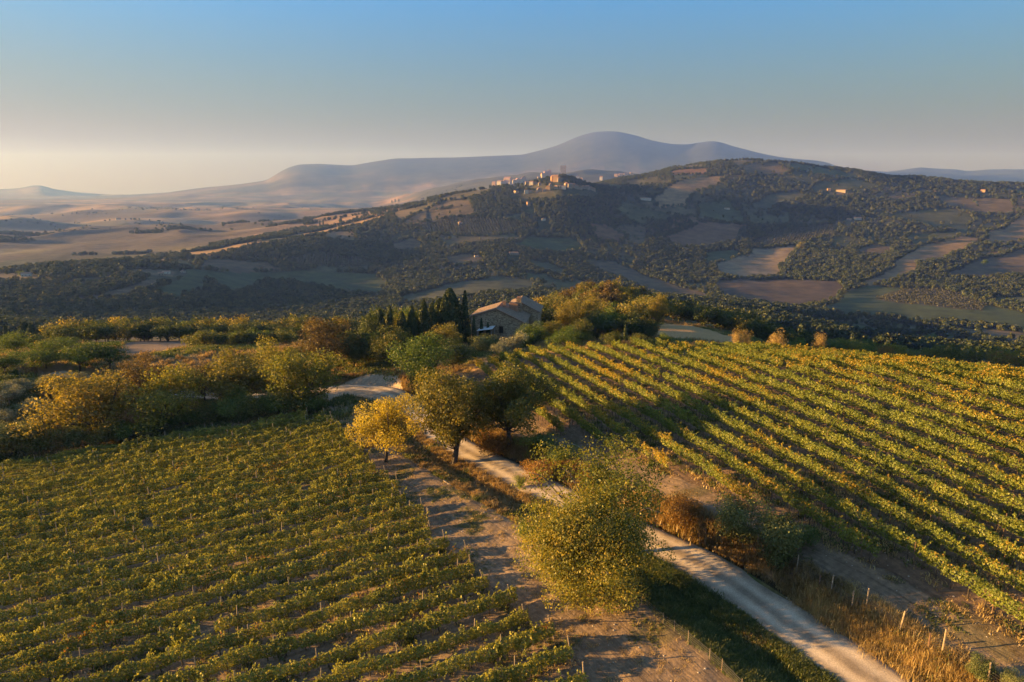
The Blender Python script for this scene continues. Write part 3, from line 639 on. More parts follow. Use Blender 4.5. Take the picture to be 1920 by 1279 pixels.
# ------------------------------------------------------------------ scattering masses that nobody could count
def scatter(name, P, sc, rz, meshes, label, cat, tilt=None):
    n = len(P); me = bpy.data.meshes.new(name); me.vertices.add(n); me.vertices.foreach_set('co', np.asarray(P, np.float32).ravel())
    for nm, ty, dat in (('s', 'FLOAT', sc), ('rz', 'FLOAT', rz), ('idx', 'INT', rng.integers(0, len(meshes), n))):
        a = me.attributes.new(nm, ty, 'POINT'); a.data.foreach_set('value', np.asarray(dat, np.float32 if ty == 'FLOAT' else np.int32))
    for m in {x.materials[0].name: x.materials[0] for x in meshes}.values(): me.materials.append(m)
    o = link(name, me); tag(o, label, cat, None, 'stuff')
    ng = bpy.data.node_groups.new(name, 'GeometryNodeTree'); ng.interface.new_socket('Geometry', in_out='INPUT', socket_type='NodeSocketGeometry'); ng.interface.new_socket('Geometry', in_out='OUTPUT', socket_type='NodeSocketGeometry')
    N = ng.nodes; L = ng.links; gi = N.new('NodeGroupInput'); go = N.new('NodeGroupOutput'); ip = N.new('GeometryNodeInstanceOnPoints'); jn = N.new('GeometryNodeGeometryToInstance')
    for k, m in enumerate(reversed(meshes)):
        src = bpy.data.objects.new(name + '_source', m); oi = N.new('GeometryNodeObjectInfo'); oi.inputs['Object'].default_value = src; oi.inputs['As Instance'].default_value = True
        L.new(oi.outputs['Geometry'], jn.inputs[0])
    def attr(nm, ty):
        a = N.new('GeometryNodeInputNamedAttribute'); a.data_type = ty; a.inputs['Name'].default_value = nm; return a.outputs[0]
    L.new(gi.outputs[0], ip.inputs['Points']); L.new(jn.outputs[0], ip.inputs['Instance']); ip.inputs['Pick Instance'].default_value = True
    L.new(attr('idx', 'INT'), ip.inputs['Instance Index']); cb = N.new('ShaderNodeCombineXYZ'); L.new(attr('rz', 'FLOAT'), cb.inputs[2]); L.new(cb.outputs[0], ip.inputs['Rotation'])
    cs = N.new('ShaderNodeCombineXYZ'); sa_ = attr('s', 'FLOAT')
    for i in range(3): L.new(sa_, cs.inputs[i])
    L.new(cs.outputs[0], ip.inputs['Scale']); L.new(ip.outputs[0], go.inputs[0])
    md = o.modifiers.new('scatter', 'NODES'); md.node_group = ng; return o
# fix for Geometry-to-Instance nesting: join geometries instead
def _joinfix():
    for ng in bpy.data.node_groups:
        for nd in list(ng.nodes):
            if nd.bl_idname == 'GeometryNodeGeometryToInstance':
                j = ng.nodes.new('GeometryNodeJoinGeometry'); srcs = [l.from_socket for l in nd.inputs[0].links]; dst = [l.to_socket for l in nd.outputs[0].links]
                for s_ in srcs: ng.links.new(s_, j.inputs[0])
                for d_ in dst: ng.links.new(j.outputs[0], d_)
                ng.nodes.remove(nd)

# ------------------------------------------------------------------ where the far houses stand (the woods leave them room)
VILLAGE = [ # px, base py, width px, height px, wall colour, kind
 (926,349,6,6,'orange'),(937,347,8,6,'white'),(945,345,5,5,'pale'),(952,343,12,8,'orange'),(964,344,6,5,'pale'),(970,343,6,6,'orange'),(976,342,6,5,'pale'),(982,339,7,6,'orange'),(957,346,5,4,'pale'),
 (989,346,8,4,'pale'),(997,347,7,5,'white'),(1004,346,6,4,'pale'),(1011,337,6,4,'pale'),(1018,333,7,6,'orange'),(1024,332,8,8,'orange'),(1030,331,6,9,'orange'),(1036,340,6,8,'orange'),(1042,341,9,9,'orange'),(1049,341,7,6,'pale'),
 (1083,337,6,5,'white'),(1090,339,5,4,'orange'),(1127,338,5,5,'white'),(987,363,7,6,'white'),(996,362,5,3,'pale'),(1010,360,6,5,'pale'),(1028,357,8,6,'orange'),(1020,359,5,3,'pale'),
 (1044,354,8,4,'pale'),(1051,354,6,4,'pale'),(1057,355,7,5,'white'),(1062,350,7,5,'pale'),(1068,352,8,6,'pale'),(1075,352,7,5,'orange'),(1081,354,8,5,'pale'),(1088,355,7,4,'pale'),(1094,354,6,4,'pale'),(1101,355,7,5,'pale'),(1108,356,6,4,'pale'),(1113,358,6,4,'pale'),
 (968,362,7,3,'pale'),(991,386,6,5,'orange'),(1032,350,5,4,'pale'),(1012,348,5,4,'pale'),(1155,331,6,3,'orange'),(1164,330,7,3,'orange'),(1174,329,7,3,'orange'),(1184,328,6,3,'orange')]
FARMS = [ # px, base py, width px, height px, wall, words
 (50,518,13,6,'white','white farmhouse glowing on the wooded ridge at far left'),(302,516,9,5,'pale','small pale house at the edge of the green field'),(312,513,11,5,'white','long white shed beside the green field'),(343,511,6,3,'white','tiny white outbuilding right of the white shed'),
 (487,453,7,4,'orange','small tawny farmhouse on the golden ridge'),(481,444,6,4,'pale','small pale farm building above the tawny farmhouse'),(222,412,7,3,'white','lone white house in the hazy plain'),(893,482,7,3,'white','small white house among trees in the valley'),(963,477,16,5,'pale','ruined grey stone farmhouse on the wooded rise'),
 (863,420,8,4,'pale','pale house among the olive groves'),(1019,413,7,4,'white','little white house below the hilltop village'),(1210,374,18,3,'white','long white farm roofs on the upper hill'),(1554,358,5,4,'orange','small orange farmhouse near the ridge top'),(1578,359,15,3,'pale','long farm building near the ridge top'),
 (1608,412,10,4,'white','bright white farmhouse in the middle of the right hill'),(1592,413,7,3,'pale','small pale barn left of the bright white farmhouse'),(1843,360,6,4,'orange','small farmhouse on the right skyline'),(1363,392,9,2,'white','low white sheds on the upper slope'),(1404,482,3,3,'pale','tiny hut in the pale field')]
def hill_pos(px, py, rmin=900):
    a, b, c = ray(px, py); h_ = math.hypot(a, b); t = np.arange(rmin, 9000, 3.) / h_
    z = hbase(a * t, b * t) + relief(a * t, b * t); g = CZ + c * t - z; k = np.nonzero(g < 0)[0]
    j = int(k[0]) if len(k) else int(np.argmin(g[: int(1500 / 3)]))
    return a * t[j], b * t[j]
VP = [hill_pos(*q[:2]) for q in VILLAGE]; FP = [hill_pos(*q[:2]) for q in FARMS]; KEEP = hill_pos(1056, 329, 1500)
_ex = np.array(VP + FP + [KEEP])
def clear_of_houses(x, y, rad=11):
    k = np.ones(len(x), bool)
    for ex, ey in _ex:
        ux, uy = ex / math.hypot(ex, ey), ey / math.hypot(ex, ey); dx, dy = x - ex, y - ey; al = dx * ux + dy * uy; ac = np.abs(dx * uy - dy * ux)
        k &= ~((ac < rad * 1.3) & (al > -rad * 5) & (al < rad))
    return k
# woods on the far hills
def farpoints(r0, r1, sp, a0=-43, a1=43):
    A = math.radians(a1 - a0) / 2 * (r1 * r1 - r0 * r0); n = int(A / sp ** 2); r = np.sqrt(rng.random(n) * (r1 * r1 - r0 * r0) + r0 * r0); a = np.radians(a0 + (a1 - a0) * rng.random(n))
    return np.sin(a) * r, np.cos(a) * r
low = [make_lowtree('far_oak', 300 + i, 8, 7.6, Lq[k], 150) for i, k in enumerate(('far1', 'far2', 'far3', 'far1', 'far2'))]
mid = [make_lowtree('mid_oak', 320 + i, 8, 7.0, Lq[k], 320) for i, k in enumerate(('far1', 'far2', 'far3', 'far1', 'far2', 'far3'))]
for me_ in mid: pass
def woods(name, r0, r1, sp, meshes, s0, s1, label, seed=0):
    x, y = farpoints(r0, r1, sp); d = wood_density(x, y); k = rng.random(len(x)) < d; x, y = x[k], y[k]; k = clear_of_houses(x, y); x, y = x[k], y[k]
    z = hbase(x, y) + relief(x, y) - .6; n = len(x)
    scatter(name, np.stack([x, y, z], 1), s0 + (s1 - s0) * rng.random(n) ** 1.5, rng.random(n) * 6.28, meshes, label, 'woodland'); return n
nw = woods('near_slope_woods', 420, 1000, 4.8, mid, .6, 1.1, 'dark mixed oak woods covering the lower slopes behind the farmhouse')
nw += woods('hillside_woods', 1000, 1800, 5.3, low, .65, 1.2, 'bushy woods spread between the fields of the big hill')
nw += woods('upper_hill_woods', 1800, 2900, 6.8, low, .75, 1.4, 'woods and scrub on the upper slopes and ridge of the big hill')
x, y = farpoints(2000, 5500, 19, -43, -4); k = smooth(.24, .34, 1 - 4 * np.abs(fbm(x / 900, y / 420, 221, 3)) - .35) * .10 > rng.random(len(x)); x, y = x[k], y[k]
scatter('plain_hedgerow_trees', np.stack([x, y, hbase(x, y) + relief(x, y) - 1], 1), .8 + .6 * rng.random(len(x)), rng.random(len(x)) * 6.28, low, 'hedges and copses scattered over the hazy plain', 'trees')
# olive groves set in lines on the hill
Lq['farolive'] = leafmat('distant_olive', [(.1, (.022,.025,.016)), (.95, (.045,.046,.032))], .2, orand=.5)
olow = [make_lowtree('grove_olive', 340 + i, 4.2, 4.4, Lq['farolive'], 50) for i in range(3)]
gp = []
for i, (k, P) in enumerate(POLYW):
    if k != 'grove': continue
    c0 = P.mean(0); a = rng.random() * 3; u = np.array((math.cos(a), math.sin(a))); v = np.array((-u[1], u[0])); g = np.mgrid[-70:71, -70:71].reshape(2, -1).T
    pts = c0 + g[:, :1] * u * 6.5 + g[:, 1:] * v * 9.0 + rng.normal(size=(len(g), 2)) * .5; gp.append(pts[inpoly(pts[:, 0], pts[:, 1], P)])
gp = np.concatenate(gp)
scatter('hillside_olive_groves', np.stack([gp[:, 0], gp[:, 1], hbase(gp[:, 0], gp[:, 1]) + relief(gp[:, 0], gp[:, 1]) - .3], 1), .8 + .4 * rng.random(len(gp)), rng.random(len(gp)) * 6.28, olow, 'grey olive groves planted in lines on the hill', 'olive groves')
print('far trees', nw, 'olives', len(gp))

# ------------------------------------------------------------------ vine rows
def make_vine(name, seed, L, wd, z0, z1, n, ls, leaf, shoots, lumps):
    r = np.random.default_rng(seed); t = (r.random(n) - .5) * L * 1.12; a = r.random(n) * 6.283
    k = np.where(r.random(n) < .25, r.random(n), .8 + .25 * r.random(n)); lump = 1 + lumps * vnoise(t * 2.3 + seed * 7, a * 0, seed)
    top = (z1 - z0) / 2 * (1 + lumps * .7 * vnoise(t * 1.7 + seed * 3, a * 0, seed + 9)); zc = (z0 + z1) / 2
    ca, sa = np.cos(a), np.sin(a); sq = 1 / np.maximum(np.abs(ca), np.abs(sa)) ** .55
    P = np.stack([t, ca * wd / 2 * k * lump * sq, zc + sa * top * k * sq], 1); out = np.stack([0 * t, ca, sa * .8 + .2], 1)
    Q = [P]; O = [out]
    for _ in range(shoots):
        x0 = (r.random() - .5) * L; d = np.array((r.normal() * .5, r.normal() * .55, .5 + .5 * r.random())); ln = .35 + .55 * r.random(); m = int(ln * 26); tt = np.linspace(0, 1, m)[:, None]
        q = np.array((x0, r.normal() * wd * .22, z1 - .1)) + d * ln * tt + np.array((0, 0, -.45)) * ln * tt ** 2.3 + r.normal(size=(m, 3)) * .045
        Q.append(q); O.append(np.repeat(d[None] * .3, m, 0))
    P = np.concatenate(Q); V, Fq = leafquads(P, ls, np.concatenate(O) * .9, r, up=.25, asp=.8); return npmesh(name, V, Fq, leaf)
def make_stem(name, seed, h, rad):
    r = np.random.default_rng(seed); P = [(0, 0, -.15)]; 
    for i in range(1, 4): P.append((r.normal() * .04, r.normal() * .04, h * i / 3))
    return MB().tube(P, [rad * 1.2, rad, rad * .85, rad * .7], 5).mesh(name, WOOD, True)
VR = [make_vine('vine_leaves', 400 + i, 1.25, .46, .78, 1.78, 380, .15, Lq['vineR'], 4, .16) for i in range(9)]
VL = [make_vine('vine_leaves', 430 + i, 1.5, .50, .42, 1.36, 680, .135, Lq['vineL'], 9, .26) for i in range(12)]
STM = [make_stem('vine_stem', 460 + i, .95, .035) for i in range(4)]
def make_post(name, h, rad, m, lean=0., k=6):
    return MB().tube([(0, 0, -.25), (lean * .5, 0, h * .5), (lean, 0, h)], [rad, rad * .97, rad * .9], k).mesh(name, m, False)
PST = [make_post('vine_post', 2.15, .045, POST, .03), make_post('vine_post', 1.95, .045, POST, -.05), make_post('vine_end_post', 2.1, .055, POST, -.35)]
PSTD = [make_post('vine_post', 1.95, .035, POSTD, .02)]
def inframe(x, y, z, mx=420, my=260):
    zc = y * cp - (z - CZ) * sp; px = 960 + F * x / np.maximum(zc, .1); py = 639.5 - F * (y * sp + (z - CZ) * cp) / np.maximum(zc, .1)
    return (zc > 5) & (px > -mx) & (px < 1920 + my) & (py < 1279 + my)
def ordinal(i):
    w_ = ['first','second','third','fourth','fifth','sixth','seventh','eighth','ninth','tenth','eleventh','twelfth','thirteenth','fourteenth','fifteenth','sixteenth','seventeenth','eighteenth','nineteenth']
    if i < 19: return w_[i]
    t = ['twentieth','thirtieth','fortieth','fiftieth','sixtieth']; T = ['twenty','thirty','forty','fifty','sixty']; n = i + 1
    return t[n // 10 - 2] if n % 10 == 0 else T[n // 10 - 2] + '-' + w_[n % 10 - 1]
def vineyard(side, Nn, Dd, u0, su, ks, poly, step, meshes, stemr, postgap, gapf, lab, grp):
    head = math.atan2(Dd[1], Dd[0]); c = poly.mean(0); cnt = 0; tot = 0
    for k in ks:
        u = u0 + k * su; t = np.arange(-150, 170, step) + rng.random() * step
        X = Nn[0] * u + Dd[0] * t; Y = Nn[1] * u + Dd[1] * t; m = inpoly(X, Y, poly); X, Y, t = X[m], Y[m], t[m]
        if len(X) < 3: continue
        Z = H(X, Y); v = inframe(X, Y, Z, 420 if side == 'L' else 60, 260 if side == 'L' else 180); X, Y, Z, t = X[v], Y[v], Z[v], t[v]
        if len(X) < 3: continue
        Z2 = H(X + Dd[0], Y + Dd[1]); ox, oy, oz = X[0], Y[0], Z[0]
        row = thing('vine_row', lab(cnt), 'vine row', (ox, oy, oz), 0, grp); cnt += 1
        g = vnoise(t / 3.1, t * 0 + k * 3.7, 77) + .5 * rng.normal(size=len(t)) * .6; hg = vnoise(t / 4.5, t * 0 + k * 2.3, 79)
        for j in range(len(X)):
            if g[j] < gapf and 0 < j < len(X) - 1: continue
            r_ = math.hypot(X[j], Y[j]); s_ = .85 + .3 * rng.random()
            sc = (1.0, s_ * (1 if side == 'R' else 1.0 + .3 * hg[j]), .92 + .16 * rng.random() if side == 'R' else .90 + .2 * hg[j] + .22 * rng.random())
            o_ = link('vine', meshes[int(rng.integers(len(meshes)))], row, (X[j] - ox + rng.normal() * .05, Y[j] - oy + rng.normal() * .05, Z[j] - oz), (0, -math.atan(Z2[j] - Z[j]), head + (math.pi if rng.random() < .5 else 0)), sc); tot += 1
            if abs(o_.rotation_euler[2] - head) > 1: o_.rotation_euler[1] *= -1
            if r_ < stemr: link('stem', STM[int(rng.integers(4))], o_, (0, 0, 0))
        pj = np.arange(0, len(X), postgap)
        for j in pj:
            if side == 'R' and math.hypot(X[j], Y[j]) > 95: continue
            pm = (PSTD[0] if side == 'R' else PST[int(rng.integers(2))])
            link('post', pm, row, (X[j] - ox + Dd[0] * step * .5, Y[j] - oy + Dd[1] * step * .5, Z[j] - oz), (rng.normal() * .04, rng.normal() * .04, rng.random() * 6))
        if side == 'L': link('end_post', PST[2], row, (X[-1] - ox + Dd[0] * .7, Y[-1] - oy + Dd[1] * .7, Z[-1] - oz), (rng.normal() * .05, rng.normal() * .1, head))
    return cnt, tot
nr_ = vineyard('R', NR, DR, UR0, SPR, range(-2, 34), RVP, 1.2, VR, 92, 5, -1.25, lambda i: 'trellised green and gold vine row, %s from the road side of the right-hand vineyard' % ordinal(i), 'vine rows of the right-hand vineyard')
nl_ = vineyard('L', NL, DL, UL0, SPL, range(-9, 30), LVP, 1.35, VL, 62, 4, -1.3, lambda i: 'bushy olive green vine row, %s from the front of the left-hand vineyard' % ordinal(i), 'vine rows of the left-hand vineyard')
print('vines', nr_, nl_); print('fence sd', [round(float(roadsd(*[np.array([c_]) for c_ in at(*p)])[0][0]),1) for p in [(1493,1074),(1556,1120),(1622,1146),(1683,1197),(1765,1230)]])

# ------------------------------------------------------------------ trees and shrubs that stand alone
TM = {}
def treemesh(kind, v):
    if (kind, v) in TM: return TM[kind, v]
    sd_ = hash_(kind) + v * 13
    if kind == 'bigwalnut': m = make_tree('walnut', sd_, 8, 10, .2, 95, 62000, .15, Lq['walnut'], PALEWOOD, rough=1.8, trunk_r=.22, lr=(.15, .29))
    elif kind == 'airywalnut': m = make_tree('walnut', sd_, 8, 10, 1.6, 52, 12000, .17, Lq['walnut'], PALEWOOD, rough=3, trunk_r=.2, open_=.5, lr=(.11, .22))
    elif kind == 'yellow': m = make_tree('yellow_tree', sd_, 8, 8, 1.2, 44, 13000, .19, Lq['yellow'], WOOD, rough=2.4, trunk_r=.2, open_=.3, lr=(.13, .27))
    elif kind == 'bigoak': m = make_tree('oak', sd_, 8, 8, 1.4, 64, 26000, .19, Lq['autumn'], WOOD, rough=2.6, trunk_r=.26, lr=(.14, .28))
    elif kind == 'bigdark': m = make_tree('oak', sd_, 8, 8, 1.1, 64, 26000, .18, Lq['oak'], WOOD, rough=2.6, trunk_r=.26, lr=(.14, .28))
    elif kind in ('autumn', 'oak', 'dark', 'green', 'red', 'walnutm'): m = make_tree(kind, sd_, 8, 8.4, .25, 46, 11000, .24, Lq['walnut' if kind == 'walnutm' else kind], WOOD, rough=2.6, trunk_r=.2, lr=(.15, .30))
    elif kind == 'gold': m = make_tree(kind, sd_, 8, 8.4, .5, 24, 4200, .30, Lq['straw'], WOOD, rough=1.4)
    elif kind == 'pine': m = make_tree(kind, sd_, 8, 9.5, 1.2, 20, 7000, .27, Lq['pine'], WOOD, flat=.1, rough=1.4, lr=(.28, .44))
    elif kind == 'olive': m = make_tree(kind, sd_, 8, 8.6, .8, 18, 3600, .36, Lq['olive'], PALEWOOD, rough=1.0, trunk_r=.25)
    elif kind == 'silver': m = make_tree(kind, sd_, 8, 8, .1, 34, 9000, .27, Lq['silver'], WOOD, rough=2.4, lr=(.18, .36))
    elif kind == 'bush': m = make_tree(kind, sd_, 8, 10, .1, 22, 5200, .34, Lq['green'], WOOD, rough=2.2)
    elif kind == 'darkbush': m = make_tree(kind, sd_, 8, 10, .1, 22, 5200, .34, Lq['oak'], WOOD, rough=2.2)
    elif kind == 'orangebush': m = make_tree(kind, sd_, 8, 10, .1, 26, 6500, .34, RUST, WOOD, rough=2.2)
    elif kind == 'midoak': m = make_tree(kind, sd_, 8, 8.2, .6, 16, 1500, .62, Lq[('oak', 'dark', 'green', 'autumn')[v % 4]], WOOD, rough=2)
    elif kind == 'middark': m = make_tree(kind, sd_, 8, 8.2, .6, 16, 1500, .60, Lq['dark' if v % 3 else 'oak'], WOOD, rough=2)
    elif kind == 'midrust': m = make_tree(kind, sd_, 8, 8.2, .6, 16, 1500, .60, Lq[('autumn', 'red', 'oak')[v % 3]], WOOD, rough=2)
    elif kind == 'cypress': m = make_cypress('cypress', sd_, 8, 1.35, 1500, .30, Lq['cypress'])
    elif kind == 'cedar': m = make_cypress('cedar', sd_, 8, 3.2, 3500, .34, Lq['cypress'])
    TM[kind, v] = m; return m
def hash_(s_): return sum(ord(c) * (i * 7 + 3) for i, c in enumerate(s_)) % 9973
RUST = leafmat('orange_shrub_leaf', [(.1, (.045,.032,.012)), (.5, (.12,.070,.020)), (.95, (.22,.13,.032))], .45, tint=(1.1, .95, .5))
DEFW = {'bigwalnut': 10, 'airywalnut': 10, 'yellow': 8, 'bigoak': 8, 'bigdark': 8, 'gold': 8.4, 'pine': 9.5, 'olive': 8.6, 'silver': 8, 'bush': 10, 'darkbush': 10, 'orangebush': 10, 'cypress': 1.35, 'cedar': 3.2, 'midoak': 8.2, 'middark': 8.2, 'midrust': 8.2}
NAME = {'bigwalnut': 'walnut_tree', 'airywalnut': 'walnut_tree', 'yellow': 'yellow_leaved_tree', 'pine': 'pine_tree', 'olive': 'olive_tree', 'silver': 'shrub', 'bush': 'bush', 'darkbush': 'bush', 'orangebush': 'bush', 'cypress': 'cypress_tree', 'cedar': 'conifer_tree', 'gold': 'small_tree'}
def tree(kind, px, by, ty, wpx, label, group=None, v=None, pos=None):
    p = pos or at(px, by); 
    if p is None: print('no ground for', px, by); return
    x, y = p; z = h1(x, y); r = math.hypot(x, y)
    a, b, c = ray(px, ty); e = c / math.hypot(a, b); h = CZ + e * r - z; depth = y * cp - (z + h / 2 - CZ) * sp; wd = wpx * depth / F
    h = max(h, .8)
    v = int(rng.integers(3)) if v is None else v; cm, tm = treemesh(kind, v); nm = NAME.get(kind, 'oak_tree')
    t = thing(nm, label, {'bush': 'bush', 'shrub': 'shrub'}.get(nm, 'tree'), (x, y, z - .05), rng.random() * 6.28, group)
    k = wd / DEFW.get(kind, 8.4) / 1.0; t.scale = (k, k, h / 8.0)
    link('crown', cm, t); link('trunk', tm, t); return t
#@@TREES
_t = tree('bigwalnut', 1108, 1118, 922, 262, 'large dense walnut tree with yellowing leaves beside the fence, nearest the camera', v=0); _t.location.z -= .9
tree('airywalnut', 1118, 1042, 836, 300, 'tall airy walnut tree with pale branches showing, just behind the nearest dense walnut', v=1)
tree('yellow', 724, 866, 732, 128, 'small bright yellow tree on the bare strip left of the road bend', v=0)
tree('bigoak', 852, 870, 702, 165, 'broad oak with bronze leaves and dark trunk on the road verge', v=0)
tree('bigdark', 955, 838, 686, 150, 'dark green oak on the right side of the road behind the bronze oak', v=1)
tree('walnutm', 572, 768, 656, 128, 'round golden green tree at the end of the left tree belt, where the road emerges', v=0)
tree('autumn', 178, 822, 697, 185, 'wide bronze tree in front of the grey olives at far left', v=1)
tree('walnutm', 322, 802, 690, 150, 'spreading yellow green tree in the middle of the left tree belt', v=1)
tree('red', 268, 765, 668, 100, 'brownish tree between the two widest trees of the left belt', v=0)
tree('autumn', 452, 765, 652, 140, 'tall golden brown tree in the left belt, left of the round golden green one', v=2)
tree('red', 385, 752, 682, 70, 'small russet tree in the gap of the left tree belt', v=1)
tree('walnutm', 522, 728, 640, 84, 'yellow green tree behind the round golden green tree', v=2)
tree('autumn', 215, 740, 690, 80, 'small ochre tree behind the wide bronze tree', v=0)
tree('oak', 110, 742, 702, 70, 'low olive brown tree behind the grey olives', v=1)
tree('red', 618, 692, 599, 118, 'large round russet oak left of the dark trees', v=2)
tree('dark', 664, 690, 622, 62, 'dark oak touching the right side of the large russet oak', v=0)
tree('green', 786, 732, 634, 118, 'big dark green oak standing over the road bend', v=1)
tree('oak', 738, 690, 612, 84, 'grey green oak left of the big dark oak at the bend', v=2)
tree('autumn', 838, 668, 606, 76, 'ochre topped oak in front of the cypress group', v=1)
tree('dark', 850, 692, 634, 80, 'dark low oak right of the big oak at the bend', v=1)
for i, (px, by, ty, w_, kd) in enumerate([(408,792,748,74,'darkbush'),(446,790,736,76,'bush'),(486,786,732,80,'darkbush'),(524,780,728,78,'bush'),(560,776,730,76,'darkbush'),(596,776,744,50,'bush')]):
    tree(kd, px, by, ty, w_, '%s dark green bush, %s from the left in the hedge behind the left vineyard' % (('low','rounded')[i % 2], ordinal(i)), 'bushes behind the left vineyard')
for i, (px, by, ty, w_, kd) in enumerate([(-30,862,800,100,'silver'),(22,852,790,84,'silver'),(78,846,792,80,'darkbush'),(130,840,790,80,'silver'),(192,834,794,72,'darkbush'),(240,826,782,76,'bush'),(300,812,778,70,'darkbush'),(352,800,764,64,'bush')]):
    tree(kd, px, by, ty, w_, 'dense shrub below the left tree belt, %s from the left' % ordinal(i), 'shrubs below the left tree belt')
for i, (px, by, ty, w_) in enumerate([(14,800,764,54),(66,784,742,50),(-20,775,735,60),(18,756,722,52),(64,812,776,52),(100,800,768,46),(36,735,708,60),(88,728,700,50),(-40,745,712,60),(150,716,696,36)]):
    tree('olive', px, by, ty, w_, 'round grey olive tree in the far left grove, number %d from the grove front' % (i + 1) if False else 'round grey olive in the left grove, %s' % ['in the front row at the very edge','beside the wide bronze tree','cut by the left border, middle row','middle row, inside the frame','nearest the vineyard','between the front olive and the bronze tree','back row by the bare ground','back row, right of its neighbour','back row, beyond the border','alone behind the grove'][i], 'olive trees of the left grove')
for i, (px, by, ty, w_, kd, lb) in enumerate([(30,668,622,66,'pine','bright green pine at the left edge, tallest of the umbrella pines'),(88,690,640,92,'pine','umbrella pine with a wide flat crown near the left edge'),(150,694,642,88,'pine','umbrella pine in the middle of the dark pine group'),(206,690,640,80,'pine','rightmost umbrella pine of the dark pine group'),(10,700,655,70,'pine','low dark pine at the lower left of the pine group'),(120,662,632,60,'pine','pine behind the middle umbrella pine')]):
    tree(kd, px, by, ty, w_, lb, 'umbrella pines at the left', i % 3)
for i, (px, by, ty, w_) in enumerate([(2,640,612,12),(14,640,610,12),(50,640,603,26),(62,642,608,22),(76,640,612,18),(96,640,609,15)]):
    tree('cedar' if w_ > 14 else 'cypress', px, by, ty, w_, 'dark conifer behind the left pines, %s from the left' % ordinal(i), 'conifers behind the left pines')
def crest_pos(px, extra, ty=None):
    # just beyond the top edge of the right vineyard
    a = azel(px, 660)[0]; P_ = RVP[:12]; aa = np.arctan2(P_[:, 0], P_[:, 1]); r_ = np.interp(a, aa, np.hypot(P_[:, 0], P_[:, 1])) + extra; return math.sin(a) * r_, math.cos(a) * r_
# trees round the farmhouse
tree('cedar', 846, 645, 541, 48, 'tall broad dark conifer left of the farmhouse', v=0)
tree('cedar', 826, 645, 560, 40, 'broad conifer just left of the tallest one', v=1)
tree('cypress', 873, 645, 545, 15, 'tallest slender cypress beside the farmhouse gable', v=0)
for i, (px, by, ty, w_) in enumerate([(697,660,588,20),(716,660,580,22),(733,656,572,18),(756,656,584,24),(774,654,574,22),(797,652,562,24),(812,650,568,22),(836,648,552,26)]):
    tree('cedar', px, by, ty, w_, 'dark pointed conifer in the grove left of the farmhouse, %s from the left' % ordinal(i), 'conifers of the farmhouse grove')
cyp = [(692,666,606),(701,664,604),(712,662,602),(723,662,598),(734,660,575),(748,660,600),(760,658,605),(776,657,600),(790,656,604),(802,655,600),(815,655,604),(864,652,604),(880,650,606),(889,648,592),(903,646,596),(915,646,604),(946,644,599),(1172,646,606)]
for i, (px, by, ty) in enumerate(cyp):
    tree('cypress', px, by, ty, 8.5 if ty != 575 else 12, 'slim young cypress in the line by the farmhouse, %s from the left' % ordinal(i), 'slim cypresses by the farmhouse')
for i, (kd, px, by, ty, w_, lb) in enumerate([('oak',742,655,588,66,'olive green oak at the left end of the farmhouse grove'),('dark',706,662,590,60,'dark oak at the left foot of the farmhouse grove'),('dark',790,648,569,66,'dark oak just left of the broad conifers'),('green',765,650,578,56,'green oak in the middle of the farmhouse grove'),('silver',905,660,628,56,'grey shrub below the farmhouse wall'),('olive',962,662,622,50,'pale round olive tree lit by the sun in front of the farmhouse'),('olive',938,668,640,34,'small olive beside the pale round olive'),
    ('bush',926,656,634,34,'green bush under the canopy of the farmhouse'),('bush',986,654,616,40,'green bush covering the right foot of the farmhouse gable'),('oak',1004,640,590,44,'olive green tree at the right corner of the farmhouse'),('dark',1024,636,560,66,'large dark holm oak at the right wall of the farmhouse'),('green',1000,652,606,58,'bright green bush in front of the holm oak'),('green',1062,656,612,60,'rounded green bush at the top of the vine rows'),('autumn',1064,630,560,60,'ochre oak right of the holm oak'),('autumn',1100,634,554,66,'golden oak in the wood right of the farmhouse'),('dark',1120,640,584,60,'dark oak in front of the golden oak'),('green',1148,640,580,60,'green oak right of the farmhouse wood'),('dark',1185,640,582,58,'dark oak at the corner of the farmhouse wood'),('dark',1212,640,596,50,'dark rounded oak beside the stubble field'),('oak',1090,648,600,50,'low oak behind the row ends'),('oak',1035,650,602,44,'low oak between the two green bushes'),('darkbush',1152,650,622,46,'dark bush above the vine rows'),('darkbush',1198,650,626,46,'dark bush left of the stubble field'),('bush',1246,646,624,26,'small dark bush at the stubble field edge'),('autumn',1232,612,548,36,'single round tree on the skyline right of the golden knoll')]):
    tree(kd, px, by, ty, w_, lb)
